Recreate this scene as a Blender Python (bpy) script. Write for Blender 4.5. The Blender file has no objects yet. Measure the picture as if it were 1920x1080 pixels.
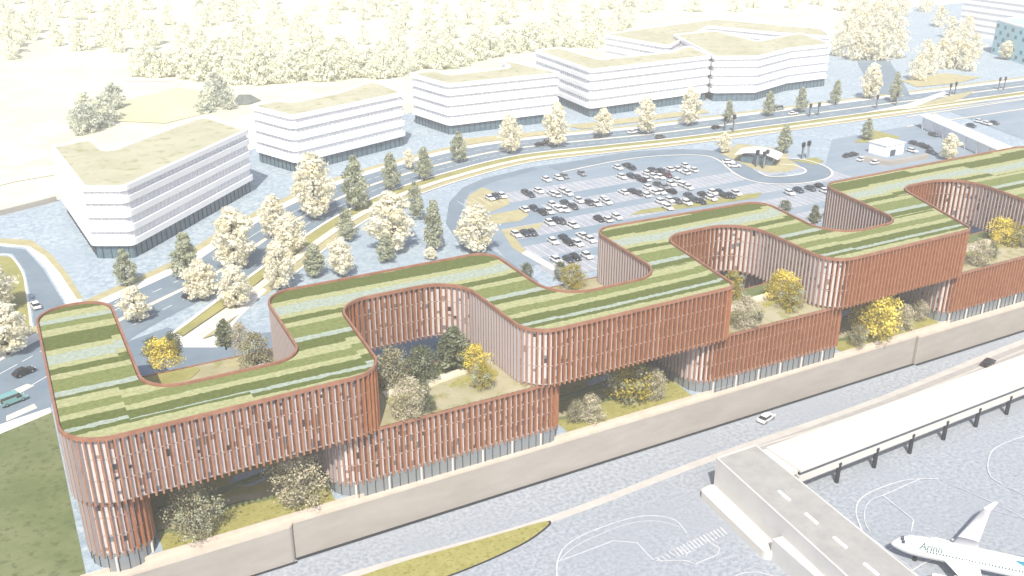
import bpy, bmesh, math, random
from mathutils import Vector, Matrix, noise
from mathutils.geometry import tessellate_polygon
R = math.radians
S = bpy.context.scene
COL = S.collection

# ------------------------------------------------------------------ camera
FPX, CX, CY, CAMH = 1818.0, 960.0, 540.0, 105.0
ex = Vector((4600 - CX, 770.0, FPX)).normalized()      # world X (along the building) in camera right/up/forward
ey = Vector((-110 - CX, 770.0, FPX)).normalized()      # world Y (away)
ey = (ey - ex * ex.dot(ey)).normalized()
ez = ex.cross(ey)
if ez.y < 0: ez = -ez
def cam2world(v): return Vector((ex.dot(v), ey.dot(v), ez.dot(v)))
right, up, fwd = (cam2world(Vector(v)) for v in ((1, 0, 0), (0, 1, 0), (0, 0, 1)))
cam_d = bpy.data.cameras.new('camera'); cam = bpy.data.objects.new('camera', cam_d); COL.objects.link(cam)
cam_d.sensor_width = 36.0; cam_d.lens = 36.0 * FPX / 1920.0
cam_d.clip_start = 1.0; cam_d.clip_end = 6000.0
m = Matrix((right, up, -fwd)).transposed().to_4x4(); m.translation = Vector((0, 0, CAMH))
cam.matrix_world = m
S.camera = cam
def P(px, py, z=8.0):
    """world point at height z seen at pixel (px,py) of the 1920x1080 photograph"""
    d = right * (px - CX) + up * (CY - py) + fwd * FPX
    t = (z - CAMH) / d.z
    return Vector((d.x * t, d.y * t, z))

# ------------------------------------------------------------------ light
SUN_EL, SUN_AZ = R(50), math.atan2(-0.50, -0.86)
w = bpy.data.worlds.new('World'); S.world = w; w.use_nodes = True
nt = w.node_tree; bg = nt.nodes['Background']
sky = nt.nodes.new('ShaderNodeTexSky'); sky.sky_type = 'NISHITA'; sky.sun_disc = False
sky.sun_elevation = SUN_EL; sky.sun_rotation = SUN_AZ; sky.air_density = 1.0; sky.dust_density = 2.5
nt.links.new(sky.outputs[0], bg.inputs[0]); bg.inputs[1].default_value = 0.13
sd = bpy.data.lights.new('sun', 'SUN'); so = bpy.data.objects.new('sun', sd); COL.objects.link(so)
sd.energy = 4.2; sd.angle = R(0.6); sd.color = (1.0, 0.935, 0.825)
sv = Vector((math.sin(SUN_AZ) * math.cos(SUN_EL), math.cos(SUN_AZ) * math.cos(SUN_EL), math.sin(SUN_EL)))
so.rotation_euler = sv.to_track_quat('Z', 'Y').to_euler()
S.view_settings.view_transform = 'Standard'; S.view_settings.look = 'None'
S.view_settings.exposure = 0.45; S.view_settings.gamma = 1.0
S.render.engine = 'CYCLES'
S.cycles.max_bounces = 5; S.cycles.diffuse_bounces = 3; S.cycles.volume_bounces = 1; S.cycles.transparent_max_bounces = 6

# ------------------------------------------------------------------ materials
def s2l(c): return tuple(((v / 255.0) / 12.92 if v <= 10 else ((v / 255.0 + 0.055) / 1.055) ** 2.4) for v in c)
def mat(name, base, rough=0.8, var=None, scale=1.0, detail=4.0, bump=0.0, bscale=None, spec=0.3, metal=0.0, stretch=None, extra=None):
    """base albedo; var = second albedo mixed through object space noise; extra = (albedo, scale, lo, hi) speckles"""
    m = bpy.data.materials.new(name); m.use_nodes = True
    n = m.node_tree.nodes; l = m.node_tree.links; b = n['Principled BSDF']
    b.inputs['Roughness'].default_value = rough; b.inputs['Specular IOR Level'].default_value = spec; b.inputs['Metallic'].default_value = metal
    b.inputs['Base Color'].default_value = (*base, 1)
    tc = n.new('ShaderNodeNewGeometry')
    vec = tc.outputs['Position']
    if stretch:
        mp = n.new('ShaderNodeMapping'); mp.inputs['Scale'].default_value = stretch; l.new(vec, mp.inputs[0]); vec = mp.outputs[0]
    col = None
    if var:
        t = n.new('ShaderNodeTexNoise'); t.inputs['Scale'].default_value = scale; t.inputs['Detail'].default_value = detail; t.inputs['Roughness'].default_value = 0.65
        l.new(vec, t.inputs['Vector'])
        r = n.new('ShaderNodeValToRGB'); r.color_ramp.elements[0].position = 0.36; r.color_ramp.elements[1].position = 0.64
        r.color_ramp.elements[0].color = (*base, 1); r.color_ramp.elements[1].color = (*var, 1)
        l.new(t.outputs[0], r.inputs[0]); col = r.outputs[0]
    if extra:
        ec, es, lo, hi = extra
        t2 = n.new('ShaderNodeTexNoise'); t2.inputs['Scale'].default_value = es; t2.inputs['Detail'].default_value = 3; l.new(vec, t2.inputs['Vector'])
        mr = n.new('ShaderNodeMapRange'); mr.inputs[1].default_value = lo; mr.inputs[2].default_value = hi; l.new(t2.outputs[0], mr.inputs[0])
        mx = n.new('ShaderNodeMix'); mx.data_type = 'RGBA'; l.new(mr.outputs[0], mx.inputs[0])
        if col: l.new(col, mx.inputs[6])
        else: mx.inputs[6].default_value = (*base, 1)
        mx.inputs[7].default_value = (*ec, 1); col = mx.outputs[2]
    if col: l.new(col, b.inputs['Base Color'])
    if bump:
        t3 = n.new('ShaderNodeTexNoise'); t3.inputs['Scale'].default_value = bscale or scale * 4; t3.inputs['Detail'].default_value = 3; l.new(vec, t3.inputs['Vector'])
        bp = n.new('ShaderNodeBump'); bp.inputs['Strength'].default_value = bump; bp.inputs['Distance'].default_value = 0.3
        l.new(t3.outputs[0], bp.inputs['Height']); l.new(bp.outputs[0], b.inputs['Normal'])
    return m
def leafmat(name, a, b_, trans=0.25):
    m = bpy.data.materials.new(name); m.use_nodes = True
    n = m.node_tree.nodes; l = m.node_tree.links; b = n['Principled BSDF']; b.inputs['Roughness'].default_value = 0.85; b.inputs['Specular IOR Level'].default_value = 0.1
    g = n.new('ShaderNodeNewGeometry'); r = n.new('ShaderNodeValToRGB')
    r.color_ramp.elements[0].color = (*a, 1); r.color_ramp.elements[1].color = (*b_, 1)
    l.new(g.outputs['Random Per Island'], r.inputs[0]); l.new(r.outputs[0], b.inputs['Base Color'])
    tr = n.new('ShaderNodeBsdfTranslucent'); l.new(r.outputs[0], tr.inputs[0])
    mx = n.new('ShaderNodeMixShader'); mx.inputs[0].default_value = trans
    l.new(b.outputs[0], mx.inputs[1]); l.new(tr.outputs[0], mx.inputs[2]); l.new(mx.outputs[0], n['Material Output'].inputs[0])
    return m
M = {}
M['apron'] = mat('apron_concrete', (.235, .265, .31), .85, (.375, .405, .44), 1.25, 4, extra=((.29, .32, .36), .05, .45, .75))
M['plaza'] = mat('plaza_paving', (.225, .295, .36), .85, (.41, .47, .515), .8, 4, extra=((.29, .355, .42), .06, .45, .75))
M['road'] = mat('road_asphalt', (.15, .20, .25), .85, (.185, .235, .28), .12, 5)
M['park'] = mat('car_park_asphalt', (.19, .25, .31), .85, (.26, .31, .36), .07, 5, stretch=(.35, 1, 1))
M['bay'] = mat('parking_bay_paving', (.29, .32, .365), .85, (.36, .375, .41), .2, 4)
M['kerb'] = mat('pale_kerb', (.68, .655, .59), .8, (.74, .72, .67), .3)
M['paint'] = mat('white_paint', (.78, .79, .80), .6)
M['markpaint'] = mat('worn_marking_paint', (.60, .62, .64), .7, (.46, .48, .51), .6)
M['path'] = mat('cream_path', (.64, .58, .46), .85, (.70, .65, .54), .3)
M['kerbgrey'] = mat('warm_grey_kerb', (.44, .42, .395), .85, (.50, .485, .46), .3)
M['tan'] = mat('dry_lawn', (.34, .31, .17), .9, (.42, .38, .22), .25, 5)
M['lawn'] = mat('lawn', (.24, .235, .075), .9, (.32, .30, .11), .2, 6, bump=.3, bscale=2)
M['ylawn'] = mat('yellow_lawn', (.26, .245, .065), .9, (.33, .31, .11), .5, 7, extra=((.17, .165, .035), 1.5, .55, .7))
M['darklawn'] = mat('dark_lawn', (.115, .15, .055), .9, (.18, .20, .095), .09, 7, extra=((.085, .11, .04), .8, .52, .72))
M['field'] = mat('pale_field', (.62, .61, .49), .9, (.525, .52, .39), .02, 6, extra=((.67, .66, .555), .06, .5, .65))  # paleness in the colour carries part of the distance haze
M['meadow'] = mat('pale_meadow', (.50, .48, .30), .9, (.58, .56, .38), .05, 6)
M['wall'] = mat('sandstone_render', (.31, .285, .255), .85, (.36, .335, .305), .3, 5, stretch=(.3, .3, 1))
M['sill'] = mat('sandstone_coping', (.50, .43, .36), .8, (.56, .49, .42), .4)
M['copper'] = mat('copper_red_terracotta', (.30, .108, .044), .6, (.38, .162, .072), .8, 4)
M['coppertrim'] = mat('copper_trim', (.25, .115, .07), .55, (.33, .165, .105), .5)
M['finpale'] = mat('pale_terracotta', (.275, .12, .068), .6, (.36, .18, .11), .9)
M['finwhite'] = mat('fin_flank_grey', (.40, .375, .385), .6)
M['panel'] = mat('lilac_panel', (.53, .475, .46), .5, (.62, .57, .56), .7)
M['panelcopper'] = mat('copper_panel', (.25, .17, .14), .55, (.32, .23, .20), .7)
M['gapshade'] = mat('brown_gap_shade', (.085, .05, .036), .6, (.13, .08, .06), .8)  # dark brown paints the shade between fins, nothing is set back
M['glass'] = mat('facade_glass', (.16, .19, .23), .12, spec=.6)
M['glassdark'] = mat('facade_glass_dark', (.045, .045, .05), .12, spec=.6)
M['slab'] = mat('floor_slab_pale', (.40, .35, .335), .6)
M['soffit'] = mat('soffit', (.30, .22, .18), .8)
M['gglass'] = mat('ground_floor_glass', (.20, .22, .235), .12, spec=.6)
M['gravel'] = mat('terrace_gravel', (.40, .36, .25), .95, (.31, .29, .17), .18, 6, extra=((.26, .25, .10), .4, .52, .66))
M['white'] = mat('white_cladding', (.84, .84, .85), .55, (.80, .80, .82), .15)
M['wglass'] = mat('office_glass', (.72, .72, .76), .25, (.79, .79, .82), .22, 2, spec=.5)
M['wglassdark'] = mat('office_ground_glass', (.07, .12, .155), .15, (.11, .165, .20), .5, spec=.5)
M['sedum'] = mat('sedum_roof', (.38, .37, .255), .95, (.45, .44, .32), .06, 6, extra=((.32, .31, .18), .25, .55, .68))
M['pierroof'] = mat('pier_roof_concrete', (.31, .305, .295), .85, (.37, .365, .35), .35, 7)
M['pierwall'] = mat('pier_wall', (.52, .515, .50), .7, (.57, .56, .545), .2)
M['cream'] = mat('cream_roofing', (.55, .53, .495), .7, (.60, .575, .54), .1)
M['darkglass'] = mat('dark_window_band', (.06, .08, .11), .15, spec=.6)
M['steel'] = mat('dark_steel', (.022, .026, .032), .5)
M['bluesteel'] = mat('blue_grey_panel', (.26, .31, .35), .35)
M['bark'] = mat('bark', (.10, .085, .065), .9)
M['palebark'] = mat('pale_bark', (.42, .36, .27), .9)
M['teal'] = mat('teal_panel', (.008, .19, .27), .45)
M['tealpale'] = mat('pale_teal_panel', (.42, .66, .71), .5)
M['planewhite'] = mat('aircraft_white', (.82, .82, .82), .3, spec=.5)
M['letter'] = mat('grey_green_lettering', (.08, .15, .155), .5)
M['rubber'] = mat('rubber', (.02, .02, .02), .8)
M['carglass'] = mat('car_glass', (.025, .03, .035), .1, spec=.7)
M['lamp'] = mat('lamp_glass', (.7, .7, .68), .2)
M['tail'] = mat('tail_lamp_red', (.35, .02, .02), .3)
M['chrome'] = mat('wheel_rim', (.45, .45, .46), .35, metal=.6)
CARCOL = {'W': ('white', (.76, .76, .76)), 'D': ('dark blue', (.035, .05, .075)), 'K': ('black', (.014, .015, .017)), 'G': ('grey', (.22, .24, .26)),
          'B': ('dark grey', (.07, .075, .085)), 'R': ('dark red', (.12, .035, .04)), 'T': ('teal green', (.17, .36, .36))}
for k, (nm, c) in CARCOL.items(): M['car' + k] = mat(nm.replace(' ', '_') + '_car_paint', c, .25, spec=.6)
M['leafcream'] = leafmat('cream_blossom', (.88, .84, .68), (.95, .93, .82), .5)
M['leafcreamdk'] = leafmat('cream_blossom_deep', (.82, .77, .58), (.92, .88, .73), .55)
M['leafgreen'] = leafmat('grey_green_leaf', (.42, .45, .31), (.62, .64, .49), .5)
M['leafgreendk'] = leafmat('deep_green_leaf', (.085, .105, .055), (.18, .20, .11))
M['leafgreenmid'] = leafmat('mid_green_leaf', (.26, .29, .19), (.40, .43, .30), .45)
M['leafyellow'] = leafmat('yellow_leaf', (.76, .62, .08), (.90, .78, .22), .3)
M['leafolive'] = leafmat('olive_yellow_leaf', (.30, .26, .04), (.52, .43, .08), .3)
M['leafpale'] = leafmat('pale_twig', (.44, .40, .27), (.70, .65, .50), .3)
M['leafpaledk'] = leafmat('pale_twig_dark', (.24, .22, .125), (.42, .39, .25), .3)
M['leafwood'] = leafmat('woodland_leaf', (.86, .87, .72), (.94, .94, .84), .5)  # leaf colour whitened to stand in for haze over the far trees
M['leafwooddk'] = leafmat('woodland_leaf_deep', (.80, .81, .66), (.90, .90, .78), .55)  # deeper leaf tone, haze lightening painted in as well

# ------------------------------------------------------------------ mesh helpers
class MB:
    def __init__(s): s.v = []; s.f = []; s.m = []
    def face(s, pts, mi=0):
        b = len(s.v); s.v += [tuple(p) for p in pts]; s.f.append(tuple(range(b, b + len(pts)))); s.m.append(mi)
    def box(s, c, sx, sy, sz, rz=0.0, mi=0, bottom=True):
        """box centred at c in x,y, standing on c.z"""
        co, si = math.cos(rz), math.sin(rz)
        q = [(-sx / 2, -sy / 2), (sx / 2, -sy / 2), (sx / 2, sy / 2), (-sx / 2, sy / 2)]
        q = [(c[0] + x * co - y * si, c[1] + x * si + y * co) for x, y in q]
        s.prism(q, c[2], c[2] + sz, mi, mi, bottom)
    def prism(s, poly, z0, z1, mi=0, mtop=None, bottom=True):
        b = len(s.v); n = len(poly)
        s.v += [(p[0], p[1], z0) for p in poly] + [(p[0], p[1], z1) for p in poly]
        for i in range(n):
            j = (i + 1) % n; s.f.append((b + i, b + j, b + n + j, b + n + i)); s.m.append(mi)
        t = mi if mtop is None else mtop
        if n == 4:
            s.f.append((b + 4, b + 5, b + 6, b + 7)); s.m.append(t)
            if bottom: s.f.append((b + 3, b + 2, b + 1, b)); s.m.append(mi)
        else:
            for tri in tess(poly):
                s.f.append(tuple(b + n + k for k in tri)); s.m.append(t)
                if bottom: s.f.append(tuple(b + k for k in reversed(tri))); s.m.append(mi)
    def sheet(s, poly, z, mi=0):
        b = len(s.v); s.v += [(p[0], p[1], z) for p in poly]
        for tri in tess(poly): s.f.append(tuple(b + k for k in tri)); s.m.append(mi)
    def ring(s, path, off0, off1, z0, z1, mi=0, closed=True):
        """band of rectangular section following path, between outward offsets off0<off1"""
        a = offset(path, off0, closed); c = offset(path, off1, closed); n = len(path); b = len(s.v)
        for i in range(n):
            s.v += [(a[i][0], a[i][1], z0), (c[i][0], c[i][1], z0), (c[i][0], c[i][1], z1), (a[i][0], a[i][1], z1)]
        for i in range(n if closed else n - 1):
            j = (i + 1) % n; p, q = b + 4 * i, b + 4 * j
            for k in range(4):
                s.f.append((p + k, q + k, q + (k + 1) % 4, p + (k + 1) % 4)); s.m.append(mi)
        if not closed:
            s.f.append((b, b + 3, b + 2, b + 1)); s.m.append(mi)
            e = b + 4 * (n - 1); s.f.append((e, e + 1, e + 2, e + 3)); s.m.append(mi)
    def tube(s, p0, p1, r0, r1, n=6, mi=0, cap=True):
        p0, p1 = Vector(p0), Vector(p1); d = (p1 - p0).normalized()
        a = d.orthogonal().normalized(); c = d.cross(a); b = len(s.v)
        for p, r in ((p0, r0), (p1, r1)):
            for i in range(n):
                t = 2 * math.pi * i / n; s.v.append(tuple(p + (a * math.cos(t) + c * math.sin(t)) * r))
        for i in range(n):
            j = (i + 1) % n; s.f.append((b + i, b + j, b + n + j, b + n + i)); s.m.append(mi)
        if cap:
            s.f.append(tuple(b + n + i for i in range(n))); s.m.append(mi)
            s.f.append(tuple(b + n - 1 - i for i in range(n))); s.m.append(mi)
    def build(s, name, mats, parent=None, smooth=False, origin=None):
        me = bpy.data.meshes.new(name)
        o = origin if origin is not None else (parent.location if parent is not None else None)
        if parent is not None and parent.parent is not None and origin is None: o = Vector(parent.location) + Vector(parent.parent.location)
        vs = s.v if o is None else [(x - o[0], y - o[1], z - o[2]) for x, y, z in s.v]
        me.from_pydata(vs, [], s.f)
        if not isinstance(mats, (list, tuple)): mats = [mats]
        for k in mats: me.materials.append(M[k])
        me.polygons.foreach_set('material_index', s.m)
        if smooth: me.polygons.foreach_set('use_smooth', [True] * len(me.polygons))
        me.update()
        ob = bpy.data.objects.new(name, me); COL.objects.link(ob)
        if parent is not None: ob.parent = parent
        elif origin is not None: ob.location = origin
        return ob
def tess(poly):
    out = []
    for t in tess_raw(poly):
        a, b, c = (poly[k] for k in t)
        if (b[0] - a[0]) * (c[1] - a[1]) - (b[1] - a[1]) * (c[0] - a[0]) < 0: t = (t[0], t[2], t[1])
        out.append(t)
    return out
def tess_raw(poly): return tessellate_polygon([[Vector((p[0], p[1], 0)) for p in poly]])
def normals(path, closed=True):
    n = len(path); out = []
    for i in range(n):
        a = path[i - 1] if (closed or i > 0) else path[i]; c = path[(i + 1) % n] if (closed or i < n - 1) else path[i]
        b = path[i]
        d0 = Vector((b[0] - a[0], b[1] - a[1])); d1 = Vector((c[0] - b[0], c[1] - b[1]))
        if d0.length < 1e-6: d0 = d1
        if d1.length < 1e-6: d1 = d0
        d0.normalize(); d1.normalize(); t = (d0 + d1)
        if t.length < 1e-6: t = d0
        t.normalize(); nn = Vector((t.y, -t.x)); k = max(.35, nn.dot(Vector((d0.y, -d0.x)))); out.append(nn / k)
    return out
def offset(path, d, closed=True):
    return [(p[0] + n.x * d, p[1] + n.y * d) for p, n in zip(path, normals(path, closed))]
def rounded(pts, r, k=7):
    """CCW polygon corners -> rounded polygon; a point may carry its own radius"""
    out = []; n = len(pts)
    for i in range(n):
        p = Vector(pts[i][:2]); a = Vector(pts[i - 1][:2]); c = Vector(pts[(i + 1) % n][:2]); rr = pts[i][2] if len(pts[i]) > 2 else r
        u = (a - p); v = (c - p); lu, lv = u.length, v.length; u.normalize(); v.normalize()
        ang = math.acos(max(-1, min(1, u.dot(v))))
        tl = min(rr / math.tan(ang / 2), lu * .48, lv * .48); rr = tl * math.tan(ang / 2)
        cen = p + (u + v).normalized() * (rr / math.sin(ang / 2))
        s0 = p + u * tl - cen; s1 = p + v * tl - cen
        a0 = math.atan2(s0.y, s0.x); da = math.atan2(s1.y, s1.x) - a0
        while da > math.pi: da -= 2 * math.pi
        while da < -math.pi: da += 2 * math.pi
        for j in range(k + 1):
            t = a0 + da * j / k; out.append((cen.x + rr * math.cos(t), cen.y + rr * math.sin(t)))
    return out
def smooth_line(pts, k=6):
    """Catmull-Rom through pts"""
    out = []; n = len(pts)
    for i in range(n - 1):
        p0, p1, p2, p3 = (Vector(pts[max(0, min(n - 1, j))][:2]) for j in (i - 1, i, i + 1, i + 2))
        for j in range(k):
            t = j / k
            out.append(tuple(.5 * ((2 * p1) + (p2 - p0) * t + (2 * p0 - 5 * p1 + 4 * p2 - p3) * t * t + (3 * p1 - p0 - 3 * p2 + p3) * t ** 3)))
    out.append(tuple(pts[-1][:2])); return out
def ccw(poly):
    a = sum(poly[i - 1][0] * poly[i][1] - poly[i][0] * poly[i - 1][1] for i in range(len(poly)))
    return poly if a > 0 else poly[::-1]
def PP(pts, z=8.0): return [tuple(P(x, y, z)[:2]) for x, y in pts]

def tag(o, label=None, cat=None, group=None, kind=None):
    if label: o['label'] = label
    if cat: o['category'] = cat
    if group: o['group'] = group
    if kind: o['kind'] = kind
    return o
def empty(name, loc, label, cat, group=None):
    o = bpy.data.objects.new(name, None); COL.objects.link(o); o.location = loc; o.empty_display_size = .5
    return tag(o, label, cat, group)
def copy_tree(o, parent=None):
    c = o.copy(); COL.objects.link(c); c.parent = parent
    for ch in o.children: copy_tree(ch, c)
    return c
ZL = [0]
def flat(name, poly, mk, z=8.0, rnd=None, lift=None):
    poly = ccw([tuple(p[:2]) for p in poly])
    if rnd: poly = rounded(poly, rnd, 6)
    b = MB(); ZL[0] += 1
    b.sheet(poly, z + (lift if lift is not None else .01 + 0.004 * ZL[0])); o = b.build(name, mk); o['kind'] = 'structure'; return o
def strip(name, line, a, c, mk, z=8.0, lift=None, h=None):
    """ribbon along line between offsets a and c (right of travel positive)"""
    n = len(line); p = offset(line, a, False); q = offset(line, c, False); b = MB(); ZL[0] += 1
    zz = z + (lift if lift is not None else .01 + 0.004 * ZL[0])
    if h: b.ring(line, min(a, c), max(a, c), z, z + h, 0, False)
    else:
        for i in range(n - 1):
            b.face([(*p[i], zz), (*q[i], zz), (*q[i + 1], zz), (*p[i + 1], zz)][::(1 if c < a else -1)])
    o = b.build(name, mk); o['kind'] = 'structure'; return o

# ================================================================== ground and setting
b = MB(); b.sheet([(-900, 134.2), (2600, 134.2), (2600, 3000), (-900, 3000)], 8.0)
b.face([(-900, 100, 0), (-.6, 100, 0), (-.6, 134.2, 8), (-900, 134.2, 8)])
b.build('ground', 'field')['kind'] = 'structure'
b = MB(); b.sheet([(-900, -400), (2600, -400), (2600, 134.3), (-.6, 134.3), (-.6, 101), (-900, 101)], 0.0)
b.build('apron', 'apron')['kind'] = 'structure'
# pale paving round the offices, out to the far right
pl = PP([(0, 402), (105, 376)]) + [(30, 345), (90, 372), (150, 395), (240, 420), (330, 410), (420, 420), (520, 470), (640, 560), (900, 560), (900, 134.4), (-.5, 134.4), (-1, 190), (-40, 215), (-40, 330)]
flat('plaza', pl, 'plaza')
# dark lawn beside the gable
b = MB(); b.sheet(ccw([(-120, 134.2), (-.3, 134.2), (-.3, 189.5)] + PP([(95, 774), (0, 814)]) + [(-120, 236)]), 8.03)
b.face([(-120, 101, .26), (-.62, 101, .26), (-.62, 134.2, 8.03), (-120, 134.2, 8.03)]); b.build('lawn', 'darklawn')['kind'] = 'structure'
# roads on the left
flat('road', PP([(-260, 470), (0, 462), (48, 468), (80, 503), (118, 565), (160, 640), (110, 700), (90, 790), (0, 850), (-260, 960), (-260, 800), (0, 706), (66, 660), (64, 610), (55, 545), (47, 508), (24, 476), (0, 474), (-260, 486)]), 'road')
flat('pavement', PP([(48, 464), (84, 500), (122, 565), (160, 640), (185, 640), (152, 560), (110, 495), (85, 468), (40, 456), (0, 456), (0, 461)]), 'kerb')
flat('lawn', PP([(0, 447), (60, 450), (98, 478), (128, 515), (156, 560), (145, 562), (112, 512), (84, 480), (55, 462), (0, 456)]), 'tan')
flat('lawn', PP([(-260, 495), (0, 480), (22, 482), (42, 512), (49, 548), (57, 605), (60, 652), (0, 698), (-260, 790)]), 'lawn')
flat('pavement', PP([(0, 757), (78, 716), (80, 707), (0, 742), (-260, 850), (-260, 868)]), 'path')
flat('pavement', PP([(12, 790), (70, 765), (64, 757), (12, 780)]), 'path')
flat('pavement', PP([(0, 814), (96, 774), (94, 764), (0, 796), (-260, 905), (-260, 925)]), 'kerb')
strip('kerb', smooth_line(PP([(0, 477), (22, 480), (45, 512), (52, 548), (60, 605), (63, 655), (0, 702)])), 0, .5, 'kerb')
# boulevard
flat('road', [(13.4, 168), (11, 200), (14, 214), (27, 219), (36, 206), (60, 204), (92, 186), (92, 160)], 'road')
C = smooth_line(PP([(318, 628), (427, 547), (500, 494), (567, 445), (640, 400), (733, 357), (850, 320), (973, 291), (1130, 273), (1280, 257), (1500, 228), (1723, 198)]) + [(446, 299), (560, 297), (700, 300)])
Ct = [(4, 190)] + [(15, 203)] + C[4:]
CtL = smooth_line([(0, 200), (16, 214), (26, 223)] + C[9::4], 5)
strip('road', CtL, -19.5, 0, 'road')
strip('pavement', CtL, -23, -19.5, 'kerb')
strip('lawn', CtL, -26, -23, 'tan')
strip('median', CtL[4:], -10.2, -8.8, 'path')
strip('kerb', C, -.1, .9, 'kerb', lift=.2)
strip('lawn', C, .9, 5.0, 'lawn')
strip('pavement', C, 5.0, 7.6, 'path', lift=.22)
strip('lawn', C[6:], 7.6, 10.6, 'tan')
strip('kerb', C[8:], 10.6, 11.3, 'kerb', lift=.24)
for off in (-14.6, -4.4):
    b = MB(); q = offset(CtL, off, False); acc = 0
    for i in range(len(q) - 1):
        a, c = Vector(q[i]), Vector(q[i + 1]); d = (c - a); L_ = d.length; d.normalize(); nn = Vector((d.y, -d.x)) * .1; t = 0
        while t + 3 < L_:
            p0, p1 = a + d * t, a + d * (t + 3); b.face([(*(p0 + nn), 8.5), (*(p1 + nn), 8.5), (*(p1 - nn), 8.5), (*(p0 - nn), 8.5)]); t += 8
    for i, v in enumerate(b.v): b.v[i] = (v[0], v[1], 8.0 + .02 + 0.004 * ZL[0])
    ZL[0] += 1; b.build('road_markings', 'paint')['kind'] = 'structure'
# slip path nose at the left of the boulevard
flat('pavement', PP([(318, 628), (345, 652), (408, 652), (445, 600), (500, 545), (480, 530), (427, 575), (350, 625)]), 'kerb')
flat('lawn', PP([(330, 626), (430, 556), (495, 508), (500, 520), (436, 570), (342, 634)]), 'lawn', lift=.5)
flat('lawn', PP([(376, 640), (405, 630), (470, 572), (452, 588)]), 'tan', lift=.52)
# car park
flat('car_park', PP([(845, 395), (868, 352), (1000, 313), (1180, 287), (1330, 284), (1400, 300), (1520, 345), (1600, 330), (1760, 330), (1900, 345), (1900, 420), (1500, 470), (960, 500), (910, 440)]), 'park')
flat('car_park', PP([(1560, 262), (1730, 232), (1905, 285), (1960, 330), (1800, 330), (1540, 340)]), 'park')
flat('car_park', PP([(1770, 205), (1990, 165), (2040, 250), (1920, 262)]), 'park')
for x0, x1, y0 in ((128, 205, 268.5), (150, 262, 252), (128, 262, 237), (124, 262, 221), (122, 262, 206)):
    flat('parking_bays', [(x0, y0 - 5), (x1, y0 - 5), (x1, y0 + 5), (x0, y0 + 5)], 'bay')
b = MB()
for x0, x1, y0 in ((128, 205, 268.5), (150, 262, 252), (128, 262, 237), (124, 262, 221), (122, 262, 206)):
    x = x0
    while x < x1:
        b.box((x, y0 + 2.6, 8.9), .12, 4.6, .004); b.box((x, y0 - 2.6, 8.9), .12, 4.6, .004); x += 2.6
for i, v in enumerate(b.v): b.v[i] = (v[0], v[1], v[2] - .9 + .02 + 0.004 * ZL[0])
ZL[0] += 1; b.build('parking_markings', 'paint')['kind'] = 'structure'
flat('road', PP([(836, 420), (842, 380), (868, 352), (905, 336), (1000, 313), (1010, 318), (915, 345), (880, 362), (868, 385), (872, 420), (895, 450), (1010, 528), (990, 540), (870, 470)]), 'road')
flat('lawn', PP([(872, 395), (878, 368), (905, 352), (955, 372), (955, 384), (915, 400), (885, 418)]), 'tan')
flat('lawn', PP([(912, 405), (980, 392), (992, 404), (975, 415), (925, 422), (905, 420)]), 'tan')
flat('lawn', PP([(940, 432), (1020, 418), (1010, 430), (960, 440), (985, 470), (1040, 498), (1030, 506), (960, 465)]), 'tan')
flat('pavement', PP([(978, 476), (1036, 508), (1046, 503), (988, 470)]), 'kerb')
flat('lawn', PP([(1180, 405), (1330, 385), (1420, 372), (1430, 362), (1380, 366), (1200, 395)]), 'lawn')
# turning loop by the gatehouse
loop = smooth_line(PP([(1040, 318), (1180, 292), (1300, 286), (1360, 296), (1400, 325), (1435, 338), (1490, 338), (1530, 330), (1532, 318), (1500, 306), (1460, 303)]))
strip('road', loop, -4.2, 4.2, 'road')
strip('kerb', loop, 4.2, 4.9, 'kerb', lift=.3)
strip('kerb', loop[24:], -4.9, -4.2, 'kerb', lift=.3)
flat('lawn', PP([(1350, 288), (1385, 270), (1470, 280), (1480, 300), (1500, 312), (1480, 322), (1440, 324), (1405, 314)]), 'tan')
flat('lawn', PP([(1480, 302), (1530, 296), (1545, 303), (1530, 310), (1500, 304)]), 'lawn')
flat('lawn', PP([(1600, 268), (1640, 245), (1690, 258), (1660, 268)]), 'ylawn')
flat('lawn', PP([(1720, 320), (1800, 296), (1840, 300), (1830, 330)]), 'lawn')
# approach roads at the far right
strip('road', smooth_line([(385, 325), (418, 360), (450, 395), (500, 440), (600, 520)]), -9, 9, 'road')
flat('lawn', PP([(1690, 205), (1790, 178), (1830, 170), (1800, 188), (1720, 204)]), 'tan')
flat('pavement', PP([(1620, 212), (1700, 196), (1770, 172), (1778, 176), (1710, 203)]), 'kerb')
for y in (208, 190, 175): strip('pavement', PP([(1700, y + 30), (1990, y - 14)]), -.5, .5, 'path')
flat('lawn', PP([(1690, 152), (1770, 138), (1840, 145), (1800, 156), (1720, 164)]), 'tan')
flat('lawn', PP([(860, 262), (1020, 246), (1030, 252), (880, 272)]), 'tan')
flat('lawn', PP([(1060, 236), (1320, 205), (1330, 212), (1090, 243)]), 'tan')
# far boundary wall of the field at the left
strip('pavement', PP([(-60, 360), (20, 340), (100, 326)]), -2.2, 2.2, 'path')
flat('path', PP([(225, 148), (330, 146), (345, 152), (335, 160), (325, 153), (225, 154)]), 'path')
flat('lawn', PP([(215, 228), (230, 190), (330, 165), (420, 175), (380, 215), (310, 232)]), 'meadow')
flat('pond', PP([(438, 190), (448, 178), (470, 178), (490, 189), (470, 196), (445, 198)]), 'darkglass')
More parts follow.
